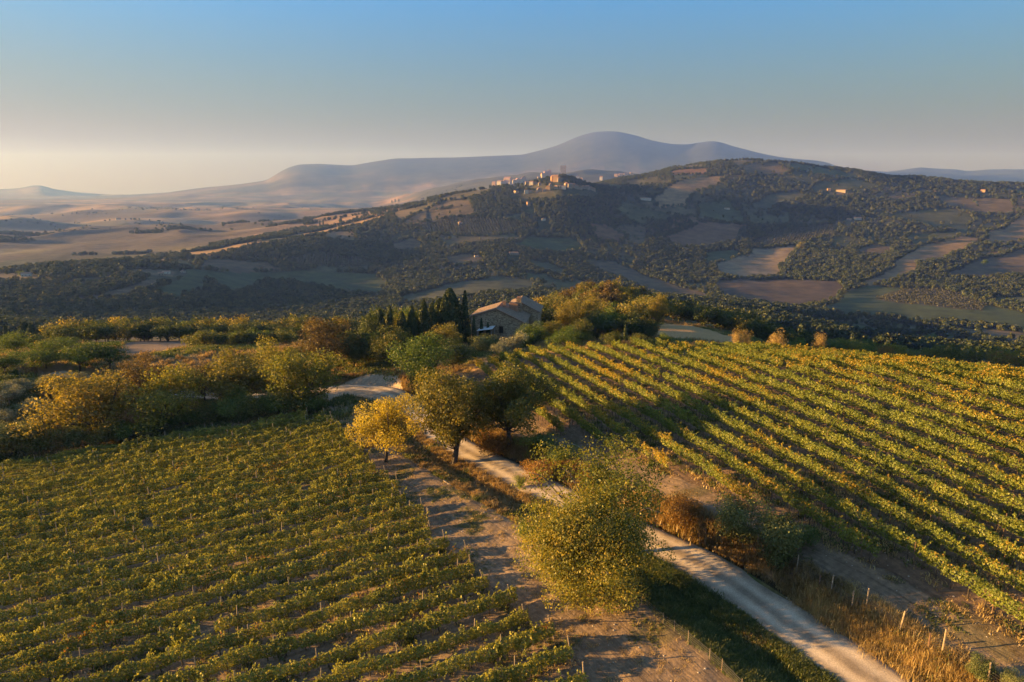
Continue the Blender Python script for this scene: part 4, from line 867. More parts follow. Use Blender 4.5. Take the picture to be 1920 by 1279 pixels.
# pale round trees at the crest of the right vineyard
tree('gold', 1381, 0, 619, 21, 'straw coloured round tree, left twin at the vineyard crest', 'sunlit round trees at the vineyard crest', 0, crest_pos(1381, 3.5)); tree('gold', 1399, 0, 618, 22, 'straw coloured round tree, right twin at the vineyard crest', 'sunlit round trees at the vineyard crest', 1, crest_pos(1399, 3.5))
tree('gold', 1457, 0, 621, 34, 'broad straw coloured round tree in the middle of the vineyard crest', 'sunlit round trees at the vineyard crest', 2, crest_pos(1457, 3.5)); tree('gold', 1534, 0, 625, 23, 'straw coloured round tree furthest right at the vineyard crest', 'sunlit round trees at the vineyard crest', 0, crest_pos(1534, 3.5))
for i, (kd, px, ty, w_, ex) in enumerate([('bush',1492,636,50,5),('walnutm',1590,634,60,6),('bush',1625,640,54,4),('orangebush',1652,643,40,3),('walnutm',1690,646,64,5),('silver',1728,652,50,5),('walnutm',1765,654,60,5),('darkbush',1800,650,76,7),('darkbush',1850,648,84,8),('walnutm',1905,652,80,8),('orangebush',1870,662,44,2),('olive',1872,676,54,1),('orangebush',1902,664,50,3),('olive',1915,682,50,0),('bush',1560,636,44,5),('darkbush',1970,655,90,7)]):
    tree(kd, px, 0, ty, w_, 'scrub bush behind the right vineyard crest, %s in the list from the left' % ordinal(i) if False else '%s bush behind the crest of the right vineyard, %s' % ({'bush':'green','walnutm':'yellow green','orangebush':'golden','silver':'greyish','darkbush':'dark','olive':'silvery'}[kd], ['left of the rightmost straw tree','right of the rightmost straw tree','second right of the straw tree','first golden one from the left','broad, right of the golden one','bare looking, at the dip','right of the bare looking one','left one of the dark pair','right one of the dark pair','at the frame edge, tall','on the lower right edge','low, by the rows','glowing at the right border','at the right border by the rows','behind the straw tree','beyond the right border'][i]), None, None, crest_pos(px, ex))
# shrubs along the road
tree('silver', 1388, 1030, 926, 92, 'dark rounded shrub with grey shoots on the right road bank', v=0)
tree('silver', 1456, 1070, 958, 96, 'lower grey green shrub right of the dark rounded one on the bank', v=1)
tree('bush', 1504, 1025, 984, 56, 'low green bush at the end of a vine row behind the grey shrubs', v=0)
tree('silver', 1838, 1276, 1226, 46, 'small pale flowering shrub at the lower right fence', v=2)
tree('silver', 1896, 1290, 1254, 40, 'small pale shrub in the bottom right corner', v=0)
tree('orangebush', 1276, 978, 930, 78, 'glowing orange bush on the bank behind the walnut', v=0)
tree('orangebush', 925, 850, 806, 74, 'bright orange bush under the dark roadside oak', v=1)
tree('bush', 1052, 866, 834, 60, 'green bramble bush at the foot of the vine rows', v=1)
tree('bush', 1008, 852, 812, 70, 'spreading bramble left of the green bramble bush', v=2)
tree('orangebush', 1010, 900, 858, 66, 'russet shrub on the bank above the road', v=2)
tree('bush', 985, 1010, 975, 36, 'small green weed bush left of the road', v=0); tree('bush', 975, 915, 890, 26, 'tiny green bush by the ditch', v=1)
# woods near enough to stand as single trees
def band(kind, pts, n, hpx, wpx, label, group, jit=4):
    for i in range(n):
        t = (i + rng.random() * .8) / n; k = t * (len(pts) - 1); j = min(int(k), len(pts) - 2); f = k - j
        px = pts[j][0] * (1 - f) + pts[j+1][0] * f; by = pts[j][1] * (1 - f) + pts[j+1][1] * f + rng.normal() * jit * .4; r_ = pts[j][2] * (1 - f) + pts[j+1][2] * f + rng.normal() * jit
        x, y = polar(px, r_, by); z = h1(x, y); depth = y * cp - (z - CZ) * sp; s_ = .8 + .45 * rng.random()
        v = int(rng.integers(6)); cm, tm = treemesh(kind, v); hm = hpx * s_ * depth / F; wm = wpx * s_ * depth / F
        t_ = thing('oak_tree', label + ', %s from the left' % ordinal(i), 'tree', (x, y, z - .1), rng.random() * 6.28, group); t_.scale = (wm / 8.2, wm / 8.2, hm / 8); link('crown', cm, t_); link('trunk', tm, t_)
band('middark', [(100,640,236),(300,640,240),(500,640,236),(660,640,228)], 34, 34, 36, 'dark oak in the wood behind the bare left field', 'oaks of the long left wood')
band('midoak', [(100,640,250),(300,640,256),(520,640,250),(700,640,240)], 26, 38, 38, 'mixed oak at the back of the long left wood', 'oaks at the back of the long left wood')
band('midoak', [(350,650,185),(450,650,180),(560,650,176)], 16, 26, 34, 'low oak between bare field and golden tree belt', 'low oaks behind the tree belt')
band('middark', [(380,650,205),(480,650,205),(620,650,200)], 12, 28, 34, 'low dark oak right of the bare field', 'low dark oaks right of the bare field')
band('middark', [(-60,650,215),(60,650,205),(110,650,190)], 9, 30, 34, 'dark oak behind the umbrella pines', 'oaks behind the umbrella pines')
band('midrust', [(1010,600,272),(1060,600,285),(1110,600,292),(1170,600,292),(1230,600,285)], 30, 30, 30, 'autumn brown oak covering the knoll behind the farmhouse', 'oaks on the golden knoll', 7)
band('midrust', [(1000,600,240),(1080,600,250),(1150,600,255),(1240,600,255)], 22, 32, 34, 'rusty oak at the foot of the golden knoll', 'oaks at the foot of the knoll', 6)
band('midoak', [(1040,600,200),(1100,600,205),(1160,600,210),(1215,600,212)], 16, 38, 40, 'leafy oak in the wood between farmhouse and knoll', 'oaks between farmhouse and knoll', 5)
band('middark', [(1190,600,238),(1260,600,240),(1340,600,236),(1400,620,225),(1450,630,215)], 26, 36, 36, 'dark holm oak in the hedge wood behind the stubble field', 'holm oaks behind the stubble field', 4)
band('middark', [(1230,600,262),(1330,600,262),(1430,620,250),(1540,640,240)], 20, 38, 36, 'dark holm oak at the back of the hedge wood', 'holm oaks at the back of the hedge wood', 5)
band('middark', [(690,650,166),(760,650,168),(850,650,171)], 14, 62, 38, 'tall dark oak in the grove left of the farmhouse', 'tall dark oaks left of the farmhouse', 4)
band('midoak', [(700,650,170),(780,650,172),(880,650,176)], 12, 44, 36, 'oak filling the grove left of the farmhouse', 'oaks left of the farmhouse', 4)
band('midoak', [(640,680,140),(700,690,134),(760,690,130)], 6, 52, 52, 'oak in the clump above the road bend', 'oaks above the road bend', 3)

# ------------------------------------------------------------------ farmhouse
def stonemat(name, c1, c2, c3, sc=3.2):
    m, n, l, o = mat(name); b = n.new('ShaderNodeBsdfPrincipled'); b.inputs['Roughness'].default_value = .92
    tc = n.new('ShaderNodeTexCoord'); mp = n.new('ShaderNodeMapping'); mp.inputs['Scale'].default_value = (1, 1, 1.8); l.new(tc.outputs['Object'], mp.inputs[0])
    v = n.new('ShaderNodeTexVoronoi'); v.inputs['Scale'].default_value = sc; l.new(mp.outputs[0], v.inputs['Vector'])
    sx = n.new('ShaderNodeSeparateColor'); l.new(v.outputs['Color'], sx.inputs[0]); f = math_(n, l, 'ADD', math_(n, l, 'MULTIPLY', sx.outputs[0], .6), math_(n, l, 'MULTIPLY', noise(n, l, .5, 4, tc.outputs['Object']), .4))
    r = ramp(n, [(.2, c1), (.5, c2), (.8, c3)]); l.new(f, r.inputs[0]); l.new(r.outputs[0], b.inputs['Base Color'])
    v2 = n.new('ShaderNodeTexVoronoi'); v2.feature = 'DISTANCE_TO_EDGE'; v2.inputs['Scale'].default_value = sc; l.new(mp.outputs[0], v2.inputs['Vector'])
    bp = n.new('ShaderNodeBump'); bp.inputs['Strength'].default_value = .8; bp.inputs['Distance'].default_value = .06; l.new(math_(n, l, 'MINIMUM', v2.outputs[0], .12), bp.inputs['Height']); l.new(bp.outputs[0], b.inputs['Normal'])
    l.new(b.outputs[0], o.inputs[0]); return m
def tilemat(name, c1, c2, c3):
    m, n, l, o = mat(name); b = n.new('ShaderNodeBsdfPrincipled'); b.inputs['Roughness'].default_value = .9
    tc = n.new('ShaderNodeTexCoord'); f = noise(n, l, 2.6, 7, tc.outputs['Object'], .75); r = ramp(n, [(.3, c1), (.5, c2), (.7, c3)]); l.new(f, r.inputs[0]); l.new(r.outputs[0], b.inputs['Base Color'])
    wv = n.new('ShaderNodeTexWave'); wv.bands_direction = 'Y'; wv.inputs['Scale'].default_value = 1.3; wv.inputs['Distortion'].default_value = .6; l.new(tc.outputs['Object'], wv.inputs[0])
    bp = n.new('ShaderNodeBump'); bp.inputs['Strength'].default_value = .8; bp.inputs['Distance'].default_value = .08; l.new(wv.outputs[1], bp.inputs['Height']); l.new(bp.outputs[0], b.inputs['Normal'])
    l.new(b.outputs[0], o.inputs[0]); return m
STONE = stonemat('farmhouse_stone', (.17,.115,.072), (.31,.22,.14), (.46,.34,.22)); TILE = tilemat('clay_tiles', (.13,.09,.066), (.24,.165,.115), (.36,.25,.18))
DARKW = surf('window_dark', (.015,.014,.013), (.03,.028,.025), 3, .3, 0); WFRAME = surf('window_frame_wood', (.10,.06,.035), (.17,.11,.07), 5, .7, .1)
PLASW = surf('white_canopy', (.62,.64,.66), (.74,.75,.76), 3, .5, .05); METAL = surf('grey_metal', (.25,.25,.26), (.4,.4,.4), 5, .4, .05); BRICKW = surf('brick_chimney', (.26,.13,.08), (.42,.24,.15), 4, .9, .4)
fx0, fy0 = polar(884, 157, 640); fz0 = min(h1(fx0, fy0), h1(*polar(990, 157))) - .9
fh = thing('farmhouse', 'old stone farmhouse with clay tile roofs among cypresses', 'house', (fx0, fy0, fz0), math.radians(-9))
ez = lambda py, r: CZ + azel(930, py + 4)[1] * r - fz0
EL, AP, ER = ez(590, 157), ez(575, 157), ez(598, 157)
def prismpart(name, poly, y0, y1, m, par=fh): return link(name, MB().prism(poly, y0, y1).mesh(name, m), par)
prismpart('wall', [(0,-2),(12.3,-2),(12.3,ER),(5.9,AP),(0,EL)], 0, 10.5, STONE)
def roofslab(x0, z0, x1, z1, y0, y1, th=.22, ov=.45, par=fh, m=TILE):
    L = math.hypot(x1-x0, z1-z0); dx, dz = (x1-x0)/L, (z1-z0)/L; nx, nz = -dz, dx
    if nz < 0: nx, nz = -nx, -nz
    a = (x0 - dx*ov + nx*.01, z0 - dz*ov + nz*.01); b = (x1, z1 + nz*.01); pr = link('roof', MB().prism([a, b, (b[0]+nx*th, b[1]+nz*th), (a[0]+nx*th, a[1]+nz*th)], y0 - ov*.7, y1 + ov*.4).mesh('roof', m), par)
    return pr
r1 = roofslab(0, EL, 5.88, AP, 0, 10.5); r2 = roofslab(12.3, ER, 5.92, AP, 0, 10.5)
# ridge and verge tiles
link('ridge_tiles', MB().tube([(5.9, -.3, AP + .26), (5.9, 10.6, AP + .26)], [.15, .15], 8).mesh('ridge_tiles', BRICKW), r1)
for (x0, z0, x1, z1) in ((0, EL, 5.9, AP), (12.3, ER, 5.9, AP)):
    n_ = 16
    for i in range(n_):
        t = i / (n_ - 1); link('verge_tile', MB().box((0, 0, 0), (.36, .3, .10)).mesh('verge_tile', BRICKW) if i == 0 else vt, r1 if x0 == 0 else r2, (x0 + (x1-x0)*t, -.30, z0 + (z1-z0)*t + .30 + .02 * (i % 2)), (0, -math.atan2(z1-z0, x1-x0), 0))
        if i == 0: vt = bpy.data.meshes['verge_tile'] if x0 == 0 else vt
prismpart('rear_wing_wall', [(7.2,-2),(14.4,-2),(14.4,AP-2.2),(9.6,AP+.2),(7.2,AP-.8)], 10.6, 19, STONE)
roofslab(7.2, AP-.8, 9.58, AP+.2, 10.6, 19); roofslab(14.4, AP-2.2, 9.62, AP+.2, 10.6, 19)
ch = link('chimney', MB().box((10.1, 8.0, AP - .3), (1.15, 1.0, 3.2)).mesh('chimney', STONE), r2); link('chimney_cap', MB().box((10.1, 8.0, AP + 1.46), (1.45, 1.3, .16)).mesh('chimney_cap', TILE), ch); link('chimney_pot', MB().box((10.1, 8.0, AP + 1.74), (.8, .7, .4)).mesh('chimney_pot', BRICKW), ch)
ch2 = link('chimney', MB().box((7.0, 5.2, AP + .35), (.7, .7, 1.5)).mesh('chimney_small', BRICKW), r1); link('chimney_cap', MB().box((7.0, 5.2, AP + 1.16), (.95, .95, .12)).mesh('chimney_cap', TILE), ch2)
prismpart('raised_gable', [(8.0,AP-1.6),(10.0,AP-1.6),(10.0,AP+.35),(8.0,AP+.75)], 6.4, 7.4, BRICKW)
an = link('aerial', MB().tube([(6.4, 7, AP), (6.4, 7, AP + 2.6)], [.03, .025], 5).tube([(5.9, 7, AP + 2.4), (6.9, 7, AP + 2.4)], [.02, .02], 4).tube([(6.0, 7, AP + 2.1), (6.8, 7, AP + 2.1)], [.02, .02], 4).mesh('aerial', METAL), r1)
def window(x, z, w_, h_, par=fh):
    f = link('window', MB().box((x - w_/2 - .05, -.03, z), (.1, .16, h_ + .2)).box((x + w_/2 + .05, -.03, z), (.1, .16, h_ + .2)).box((x, -.03, z + h_/2 + .05), (w_, .16, .1)).box((x, -.05, z - h_/2 - .06), (w_, .24, .12)).mesh('window', WFRAME), par)
    link('pane', MB().box((x, -.004, z), (w_, .05, h_)).mesh('pane', DARKW), f); link('glazing_bar', MB().box((x, -.04, z), (.05, .04, h_)).mesh('glazing_bar', WFRAME), f)
window(7.1, 4.6, .8, 1.5); window(2.4, 4.4, .7, 1.1); window(9.9, 2.6, .8, 1.2)
dr = link('door', MB().box((6.0, -.05, 1.1), (1.1, .12, 2.2)).mesh('door', WFRAME), fh); link('handle', MB().box((6.4, -.13, 1.1), (.05, .05, .16)).mesh('handle', METAL), dr)
cpy = thing('canopy', 'white sloping canopy against the farmhouse gable', 'canopy', (fx0, fy0, fz0), math.radians(-9))
link('sheet', MB().prism([(2.2, ez(612,155)),(5.8, ez(608,155)),(5.8, ez(608,155)+.08),(2.2, ez(612,155)+.08)], -4.2, -.3).mesh('canopy_sheet', PLASW), cpy)
for x_, y_ in ((2.4, -4), (5.6, -4), (2.4, -.5), (5.6, -.5)): link('post', MB().box((x_, y_, ez(612,155)/2 - 1), (.12, .12, ez(612,155) + 2)).mesh('canopy_post', METAL), cpy)
# ------------------------------------------------------------------ village and far farms
WALLC = {'white': surf('white_render', (.40,.37,.33), (.52,.48,.42), .3, .9, 0), 'pale': surf('pale_stone', (.22,.18,.135), (.33,.27,.20), .3, .9, 0), 'orange': surf('tawny_stone', (.30,.19,.11), (.42,.28,.16), .3, .9, 0)}
ROOFC = surf('far_roof', (.24,.13,.085), (.36,.21,.14), .4, .9, 0)
def farhouse(pos, wpx, hpx, wall, label, group=None, name='house'):
    if group: hpx = hpx * 1.25 + 1
    x, y = pos; r = math.hypot(x, y); z = float(hbase(np.array([x]), np.array([y]))[0] + relief(np.array([x]), np.array([y]))[0])
    W, Hh = wpx * r / F * 1.0, hpx * r / F; D = W * (.7 + .4 * rng.random()); rh = Hh * .28; wh = Hh - rh
    t = thing(name, label, 'house', (x, y, z), -math.atan2(x, y) + rng.normal() * .25 + .1, group)
    link('wall', MB().box((0, 0, wh / 2 - 3), (W, D, wh + 6)).mesh('far_wall', WALLC[wall]), t)
    link('roof', MB().prism([(-W/2-.4, wh+.02), (W/2+.4, wh+.02), (0, wh + rh)], -D/2-.4, D/2+.4).mesh('far_roof', ROOFC) if wpx < 9 and rng.random() < .5 else MB().add(np.array([(-W/2-.4,-D/2-.4,wh+.02),(W/2+.4,-D/2-.4,wh+.02),(W/2+.4,D/2+.4,wh+.02),(-W/2-.4,D/2+.4,wh+.02),(-W/2,0,wh+rh),(W/2,0,wh+rh)]), [(0,3,2,1),(0,1,5,4),(2,3,4,5),(0,4,3),(1,2,5)]).mesh('far_roof', ROOFC), t)
    k = max(2, int(W / 3.5)); wm = MB().box((0, 0, 0), (.9, .12, 1.2)).mesh('far_window', DARKW)
    for i in range(k):
        for j in range(1 if wh < 6 else 2):
            if wpx >= 6: link('window', wm, t, (-W/2 + W * (i + .5) / k, -D/2 - .03, wh * (.35 + .38 * j)))
    return t
order = sorted(range(len(VILLAGE)), key=lambda i: VILLAGE[i][0])
for rank, i in enumerate(order):
    px, py, wp, hp, wl = VILLAGE[i]
    farhouse(VP[i], wp, hp, wl, '%s %s house in the hilltop village, %s from the left' % ({'white':'white','pale':'pale stone','orange':'tawny sunlit'}[wl], 'wide' if wp > 7 else 'small', ordinal(rank)), 'houses of the hilltop village')
for i, (px, py, wp, hp, wl, wd_) in enumerate(FARMS): farhouse(FP[i], wp, hp, wl, wd_, None, 'farm_building')
kx, ky = KEEP; kr_ = math.hypot(kx, ky); kz = float(hbase(np.array([kx]), np.array([ky]))[0] + relief(np.array([kx]), np.array([ky]))[0])
tw = thing('castle_tower', 'square battlemented keep on top of the hilltop village', 'tower', (kx, ky, kz), -.12); TS = stonemat('castle_stone', (.30,.20,.13), (.40,.29,.19), (.50,.37,.25), .4)
W = 10 * kr_ / F; Ht = 17 * kr_ / F
link('keep', MB().box((0, 0, Ht/2 - 4), (W, W, Ht + 8)).mesh('keep', TS), tw)
cm_ = MB().box((0, 0, 0), (W * .16, W * .10, 1.6)).mesh('merlon', TS)
for a_ in range(4):
    for j in range(4):
        u = (-.42 + .28 * j) * W; x_, y_, rz_ = [(u, -W*.45, 0), (u, W*.45, 0), (-W*.45, u, 1.5708), (W*.45, u, 1.5708)][a_]; link('merlon', cm_, tw, (x_, y_, Ht + .8), (0, 0, rz_))
link('lower_bastion', MB().box((-W*.25, -W*.9, 2), (W*1.3, W*.7, 14)).mesh('bastion', WALLC['orange']), tw)
wm = MB().box((0, 0, 0), (1.0, .14, 1.8)).mesh('keep_window', DARKW)
for z_ in (.45, .75): link('window', wm, tw, (0, -W/2 - .04, Ht * z_))
# lone far trees
for i, (px, py, hp, wp, kd, lb) in enumerate([(735,381,6,2.6,'cypress','cypress on the crest left of the hilltop village, leftmost'),(741,380,7,2.6,'cypress','cypress on the crest left of the hilltop village, tallest'),(748,379,6,2.6,'cypress','cypress on the crest left of the hilltop village, rightmost'),
  (600,424,8,3,'cypress','dark cypress on the golden ridge, left of its pair'),(606,422,8,3,'cypress','dark cypress on the golden ridge, right of its pair'),(130,512,12,4,'cypress','tallest cypress on the wooded ridge at far left'),(142,511,8,3.4,'cypress','shorter cypress on the wooded ridge at far left'),(166,508,8,3.4,'cypress','cypress on the wooded ridge, third from the left'),
  (40,518,9,9,'midoak','round tree left of the glowing white farmhouse'),(1502,468,14,14,'midoak','lone round oak above the pale field edge'),(1748,455,13,13,'midoak','lone oak in the sunlit tan field'),(1846,498,10,10,'midoak','single oak in the brown field at right'),(1402,482,4,7,'midoak','lone bush in the middle of the pale field'),(1705,640,18,18,'midoak','dark oak standing in the valley bottom at right'),(1745,644,16,26,'midoak','spreading oak right of the valley bottom oak'),
  (1056,331,6,5,'midoak','trees under the castle keep')]):
    x, y = hill_pos(px, py, 420); z = float(hbase(np.array([x]), np.array([y]))[0] + relief(np.array([x]), np.array([y]))[0]); r = math.hypot(x, y); v = i % 3; cm, tm = treemesh(kd, v)
    t = thing(NAME.get(kd, 'oak_tree'), lb, 'tree', (x, y, z - .3)); hh_ = hp * r / F; ww_ = wp * r / F; t.scale = (ww_ / DEFW[kd], ww_ / DEFW[kd], hh_ / 8); link('crown', cm, t); link('trunk', tm, t)

# ------------------------------------------------------------------ fences
def fence(pts, h, wires, label, cat, pm, wr, vert=.5, grp=None, posts=None):
    P = [np.array((x, y, h1(x, y))) for x, y in pts]; o_ = thing('wire_fence', label, cat, tuple(P[0]), 0, grp)
    for i, p in enumerate(P):
        if posts is None or posts[i]: 
            hh_, lean = (posts[i][:2] if posts else (h, 0)); link('post', MB().tube([(0,0,-.3),(lean*.5,0,hh_*.5),(lean,.02,hh_)], [pm[1], pm[1]*.95, pm[1]*.85], 6).mesh('fence_post', pm[0] if not (posts and len(posts[i]) > 2) else POSTD), o_, tuple(p - P[0]))
    mb = MB(); rows = []
    dense = [p for i in range(len(P)-1) for p in [P[i] + (P[i+1]-P[i]) * k / 8 for k in range(8)]] + [P[-1]]
    for d in dense: d[2] = h1(d[0], d[1]) if False else d[2]
    for k in range(wires):
        z_ = h * (k + .6) / wires; mb.tube([tuple(d - P[0] + np.array((0, 0, z_ - .03 * math.sin(i * .785 / 1) ** 2))) for i, d in enumerate(dense)], [wr] * len(dense), 3, False)
    L = 0
    for i in range(len(P) - 1):
        d = P[i+1] - P[i]; n_ = int(np.linalg.norm(d) / vert)
        for j in range(n_): q_ = P[i] + d * j / n_ - P[0]; mb.tube([tuple(q_ + (0, 0, .03)), tuple(q_ + (0, 0, h * .93))], [wr * .7] * 2, 3, False)
    link('wire_mesh', mb.mesh('wire_mesh', WIRE), o_); return o_
fp = [(1420,1030),(1460,1055),(1493,1074),(1535,1108),(1556,1120),(1596,1150),(1622,1146),(1683,1197),(1739,1226),(1765,1230),(1850,1290),(1940,1350)]
fence([at(*p) for p in fp], 1.25, 7, 'sheep netting fence with weathered wooden posts along the right road bank', 'fence', (POST, .055), .007, .3, None,
      [(1.3,0),(1.4,0),(1.5,0.05),(1.3,0,1),(1.75,.1),(1.75,0),(1.75,.08),(2.0,.25),(1.5,0,1),(1.9,.06),(1.7,0),(1.7,0)])
fq = [(1182,1118),(1203,1134),(1243,1170),(1264,1184),(1290,1204),(1330,1238),(1353,1258),(1390,1296),(1440,1350)]
fence([at(*p) for p in fq], .8, 5, 'low slack wire fence along the grassy ditch left of the road', 'fence', (POST, .02), .013, 2.4, None, [(.9,0)]*len(fq))
for px, py, L, a_, lb in ((838,906,1.5,-.9,'pale fallen plank lying on the tilled strip'),(1079,836,1.2,-.8,'thin pale stick lying on the bare soil by the vine rows')):
    x, y = at(px, py); tag(link('plank', MB().box((0, 0, .06), (L, .13, .07)).box((L*.3, .02, .115), (.08, .11, .03)).mesh('plank', POST), None, (x, y, h1(x, y)), (0, .03, a_)), lb, 'plank')
# ------------------------------------------------------------------ grass, weeds and stones
def tuft(name, seed, n, h, spread, m, wb=.022, droop=.35):
    r = np.random.default_rng(seed); B = r.normal(size=(n, 2)) * spread * .5; hh_ = h * (.5 + .6 * r.random(n)); a = r.random(n) * 6.283; ln = droop * hh_ * (.3 + r.random(n))
    d = np.stack([np.cos(a), np.sin(a)], 1); s_ = np.stack([-d[:, 1], d[:, 0]], 1) * wb; z0 = np.zeros(n) - .05
    b = B; mid = B + d * ln[:, None] * .35; tip = B + d * ln[:, None]
    V = np.stack([np.c_[b - s_, z0], np.c_[b + s_, z0], np.c_[mid + s_ * .8, hh_ * .6], np.c_[tip, hh_ * (1 - .15 * r.random(n))], np.c_[mid - s_ * .8, hh_ * .6]], 1).reshape(-1, 3); q_ = np.arange(n) * 5
    return npmesh(name, V, [np.stack([q_, q_+1, q_+2, q_+4], 1), np.stack([q_+4, q_+2, q_+3], 1)], m)
TD = [tuft('dry_tuft', 600 + i, 80, .5, .5, GRASSD, .011, .5) for i in range(4)]
TRs = [tuft('russet_tuft', 610 + i, 46, .42, .42, GRASSR, .028, .8) for i in range(4)]
TG = [tuft('green_tuft', 620 + i, 44, .26, .42, GRASSG, .026, .7) for i in range(4)]
TW = [tuft('low_weed', 630 + i, 30, .12, .40, GRASSG, .035, 1.6) for i in range(3)]
TDl = [tuft('low_dry', 640 + i, 36, .16, .45, GRASSD, .022, 1.2) for i in range(3)]
def along(n, s0, s1, a0, a1, bias=1.):
    """random points beside the road: s = sideways, a = share of its length"""
    a = (a0 + (a1 - a0) * rng.random(n)) * ROADS[-1]; s_ = s0 + (s1 - s0) * rng.random(n) ** bias
    i = np.clip(np.searchsorted(RSS, a), 0, len(RSS) - 1); return RCX[i] + RTY[i] * s_, RCY[i] - RTX[i] * s_, s_
def put(name, x, y, sc, ms, label, cat):
    k_ = ~inpoly(x, y, YARD) if name != 'field_stones' else np.ones(len(x), bool); x, y, sc = x[k_], y[k_], sc[k_]
    if len(x): scatter(name, np.stack([x, y, H(x, y)], 1), sc, rng.random(len(x)) * 6.28, ms, label, cat)
x, y, _s = along(9000, RHW + .9, 4.6, 0, .84); f = fbm(x / 4, y / 4, 301, 3); k = (f > -.25 + .6 * (rng.random(len(x)) - .5)); put('bank_weeds', x[k], y[k], .6 + .7 * rng.random(k.sum()) + np.clip(f[k], 0, 1), TRs, 'russet dry weeds covering the right road bank', 'weeds')
k2 = (f < -.1) & (rng.random(len(x)) < .3); put('bank_straw', x[k2], y[k2], .4 + .5 * rng.random(k2.sum()), TD, 'straw coloured grass mixed through the bank weeds', 'dry grass')
k3 = (fbm(x / 5, y / 5, 305, 2) > .25) & (rng.random(len(x)) < .35); put('bank_green', x[k3], y[k3], .8 + .8 * rng.random(k3.sum()), TG, 'green tufts on the right road bank', 'grass')
FPp = np.array([at(*p) for p in [(1520,1100),(1556,1118),(1596,1148),(1640,1160),(1690,1198),(1740,1232),(1800,1262)]])
n_ = 1500; t = rng.random(n_) * (len(FPp) - 1.001); i = t.astype(int); g_ = (t - i)[:, None]; p = FPp[i] * (1 - g_) + FPp[i+1] * g_ + rng.normal(size=(n_, 2)) * (.55, .45) + (-.35, -.3); den = vnoise(t * 2.3, t * 0, 311) > -.35
put('tall_fence_grass', p[den, 0], p[den, 1], .7 + .7 * rng.random(den.sum()), TD, 'tall golden grass lit by the sun along the fence posts', 'grass')
x, y, _s = along(16000, -RHW - .15, -RHW - 5.4, 0, .36); f = fbm(x / 3, y / 3, 315, 3); k = f > -.4 + .5 * (rng.random(len(x)) - .5); put('verge_grass', x[k], y[k], .6 + .7 * rng.random(k.sum()), TG, 'green grass in the ditch left of the road', 'grass')
k = (f < -.1) & (rng.random(len(x)) < .4); put('verge_dry_grass', x[k], y[k], .6 + .6 * rng.random(k.sum()), TDl, 'dry grass between the green ditch grass', 'grass')
x, y, _s = along(11000, -RHW - .1, -RHW - 5.0, .34, .86); f = fbm(x / 3.5, y / 3.5, 318, 3); k = rng.random(len(x)) < .75
put('dry_verge', x[k], y[k], .6 + .7 * rng.random(k.sum()), TDl + TRs[:1], 'brown dry grass on the left road verge', 'dry grass')
k = (f > .12) & (rng.random(len(x)) < .8); put('verge_weeds', x[k], y[k], .8 + .8 * rng.random(k.sum()), TG, 'green weeds in patches on the left road verge', 'weeds')
x, y, _s = along(16000, -RHW - 4.6, -RHW - 17, 0, .8); f = fbm(x / 3.5, y / 3.5, 121, 3); k = (f > .10 + .5 * rng.random(len(x))) & (rng.random(len(x)) < .45); put('strip_weeds', x[k], y[k], .4 + .7 * rng.random(k.sum()), TW, 'low green weeds in patches on the tilled strip', 'weeds')
k = rng.random(len(x)) < .12; put('strip_straw', x[k], y[k], .4 + .5 * rng.random(k.sum()), TDl, 'scattered dry straw on the tilled strip', 'straw')
x, y, _s = along(14000, 4.8, RHW + 16, 0, .8); f = fbm(x / 4, y / 4, 325, 3); k = ((f > .38) | (rng.random(len(x)) < .03)); put('headland_weeds', x[k], y[k], .5 + .7 * rng.random(k.sum()), TW + TDl, 'weeds and straw on the headland right of the road', 'weeds')
# weeds under the vines
def undervine(poly, Nn, Dd, u0, su, ks, n, name, lb):
    k = np.array([rng.choice(list(ks)) for _ in range(n)]); t = -150 + 300 * rng.random(n); u = u0 + su * k + rng.normal(size=n) * .28; X = Nn[0]*u + Dd[0]*t; Y = Nn[1]*u + Dd[1]*t; m = inpoly(X, Y, poly) & (np.hypot(X, Y) < 105); X, Y = X[m], Y[m]
    put(name, X, Y, .8 + 1.1 * rng.random(len(X)), TW + TDl + TG[:1], lb, 'weeds')
undervine(RVP, NR, DR, UR0, SPR, range(0, 20), 16000, 'right_vineyard_weeds', 'weeds and dry grass below the right vine rows'); undervine(LVP, NL, DL, UL0, SPL, range(-8, 22), 12000, 'left_vineyard_weeds', 'weeds and dry grass below the left vine rows')
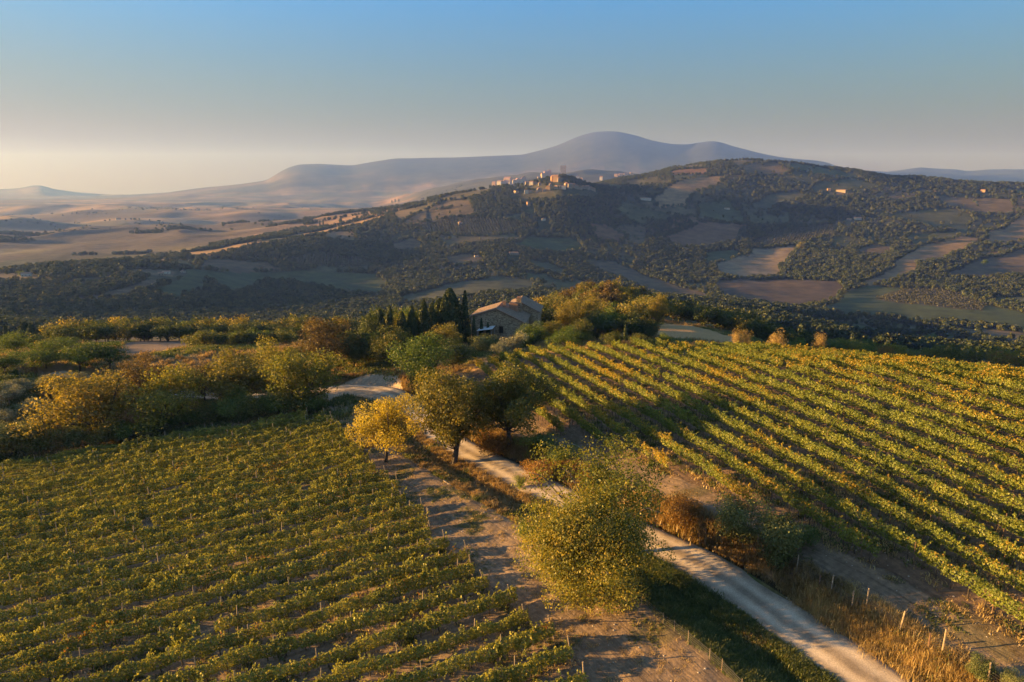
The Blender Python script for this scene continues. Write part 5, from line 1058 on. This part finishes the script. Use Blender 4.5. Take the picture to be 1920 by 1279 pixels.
# rough grass and brush on open ground round the groves
x, y = farpoints(84, 235, 1.15, -42, 40); far_ = (roadsd(x, y)[0] < 900); s_, _a = roadsd(x, y); k = ~inpoly(x, y, LVP) & ~inpoly(x, y, RVP) & (np.abs(s_) > 4) & ~inpoly(x, y, YARD) & ~inpoly(x, y, PLOT) & ~inpoly(x, y, STUB1); f = fbm(x / 9, y / 9, 101, 4); x, y, f = x[k], y[k], f[k]
a = f > 0; put('rough_green_grass', x[a], y[a], 1.2 + 1.6 * rng.random(a.sum()), TG + TDl[:1], 'rough green grass round the groves', 'grass'); put('rough_dry_grass', x[~a], y[~a], 1 + 1.4 * rng.random((~a).sum()), TDl + TRs[:1], 'rough dry grass round the groves', 'dry grass')
STONEM = surf('field_stone', (.34,.28,.22), (.52,.45,.37), 6, .9, .3)
def stone(seed):
    r = np.random.default_rng(seed); bm_ = MB(); V = []; 
    for i in range(5):
        z = -1 + 2 * i / 4; rr_ = math.sqrt(max(.05, 1 - z * z)); V += [((math.cos(j * 1.0472) * rr_ * (.8 + .4 * r.random())) * .06, math.sin(j * 1.0472) * rr_ * .06 * (.7 + .3 * r.random()), z * .035) for j in range(6)]
    bm_.add(V, [(i*6+j, i*6+(j+1) % 6, (i+1)*6+(j+1) % 6, (i+1)*6+j) for i in range(4) for j in range(6)] + [tuple(range(24, 30)), tuple(reversed(range(6)))]); return bm_.mesh('stone', STONEM)
SM = [stone(700 + i) for i in range(3)]
x, y, _s = along(2600, RHW + 4.6, RHW + 15, 0, .8); x2, y2, _s = along(2600, -RHW - 4.6, -RHW - 18, 0, .8); x3, y3, _s = along(900, -RHW * 1.1, RHW * 1.1, 0, .8)
x = np.concatenate([x, x2, x3]); y = np.concatenate([y, y2, y3]); put('field_stones', x, y, .3 + 1.3 * rng.random(len(x)) ** 3, SM, 'pale stones scattered over the bare soil and road edge', 'stones')
_joinfix()
# ------------------------------------------------------------------ air
hz = MB().box((0, 12000, 0), (2, 2, 2)).mesh('haze', WOOD)
hz.materials.clear()
m, n, l, o = mat('haze_air'); pv = n.new('ShaderNodeVolumePrincipled'); pv.inputs['Density'].default_value = 1.0e-4; pv.inputs['Color'].default_value = (.14, .26, .88, 1); pv.inputs['Absorption Color'].default_value = (1, 1, 1, 1); pv.inputs['Anisotropy'].default_value = .2
l.new(pv.outputs[0], o.inputs['Volume']); hz.materials.append(m)
V = np.array([(i * 19800, j * 19800, z) for z in (-420, 860) for j in (-1, 1) for i in (-1, 1)], float)
for i, v in enumerate(hz.vertices): v.co = V[i]
ho = link('haze', hz); tag(ho, 'thin evening haze lying over the whole landscape', 'haze', None, 'stuff')
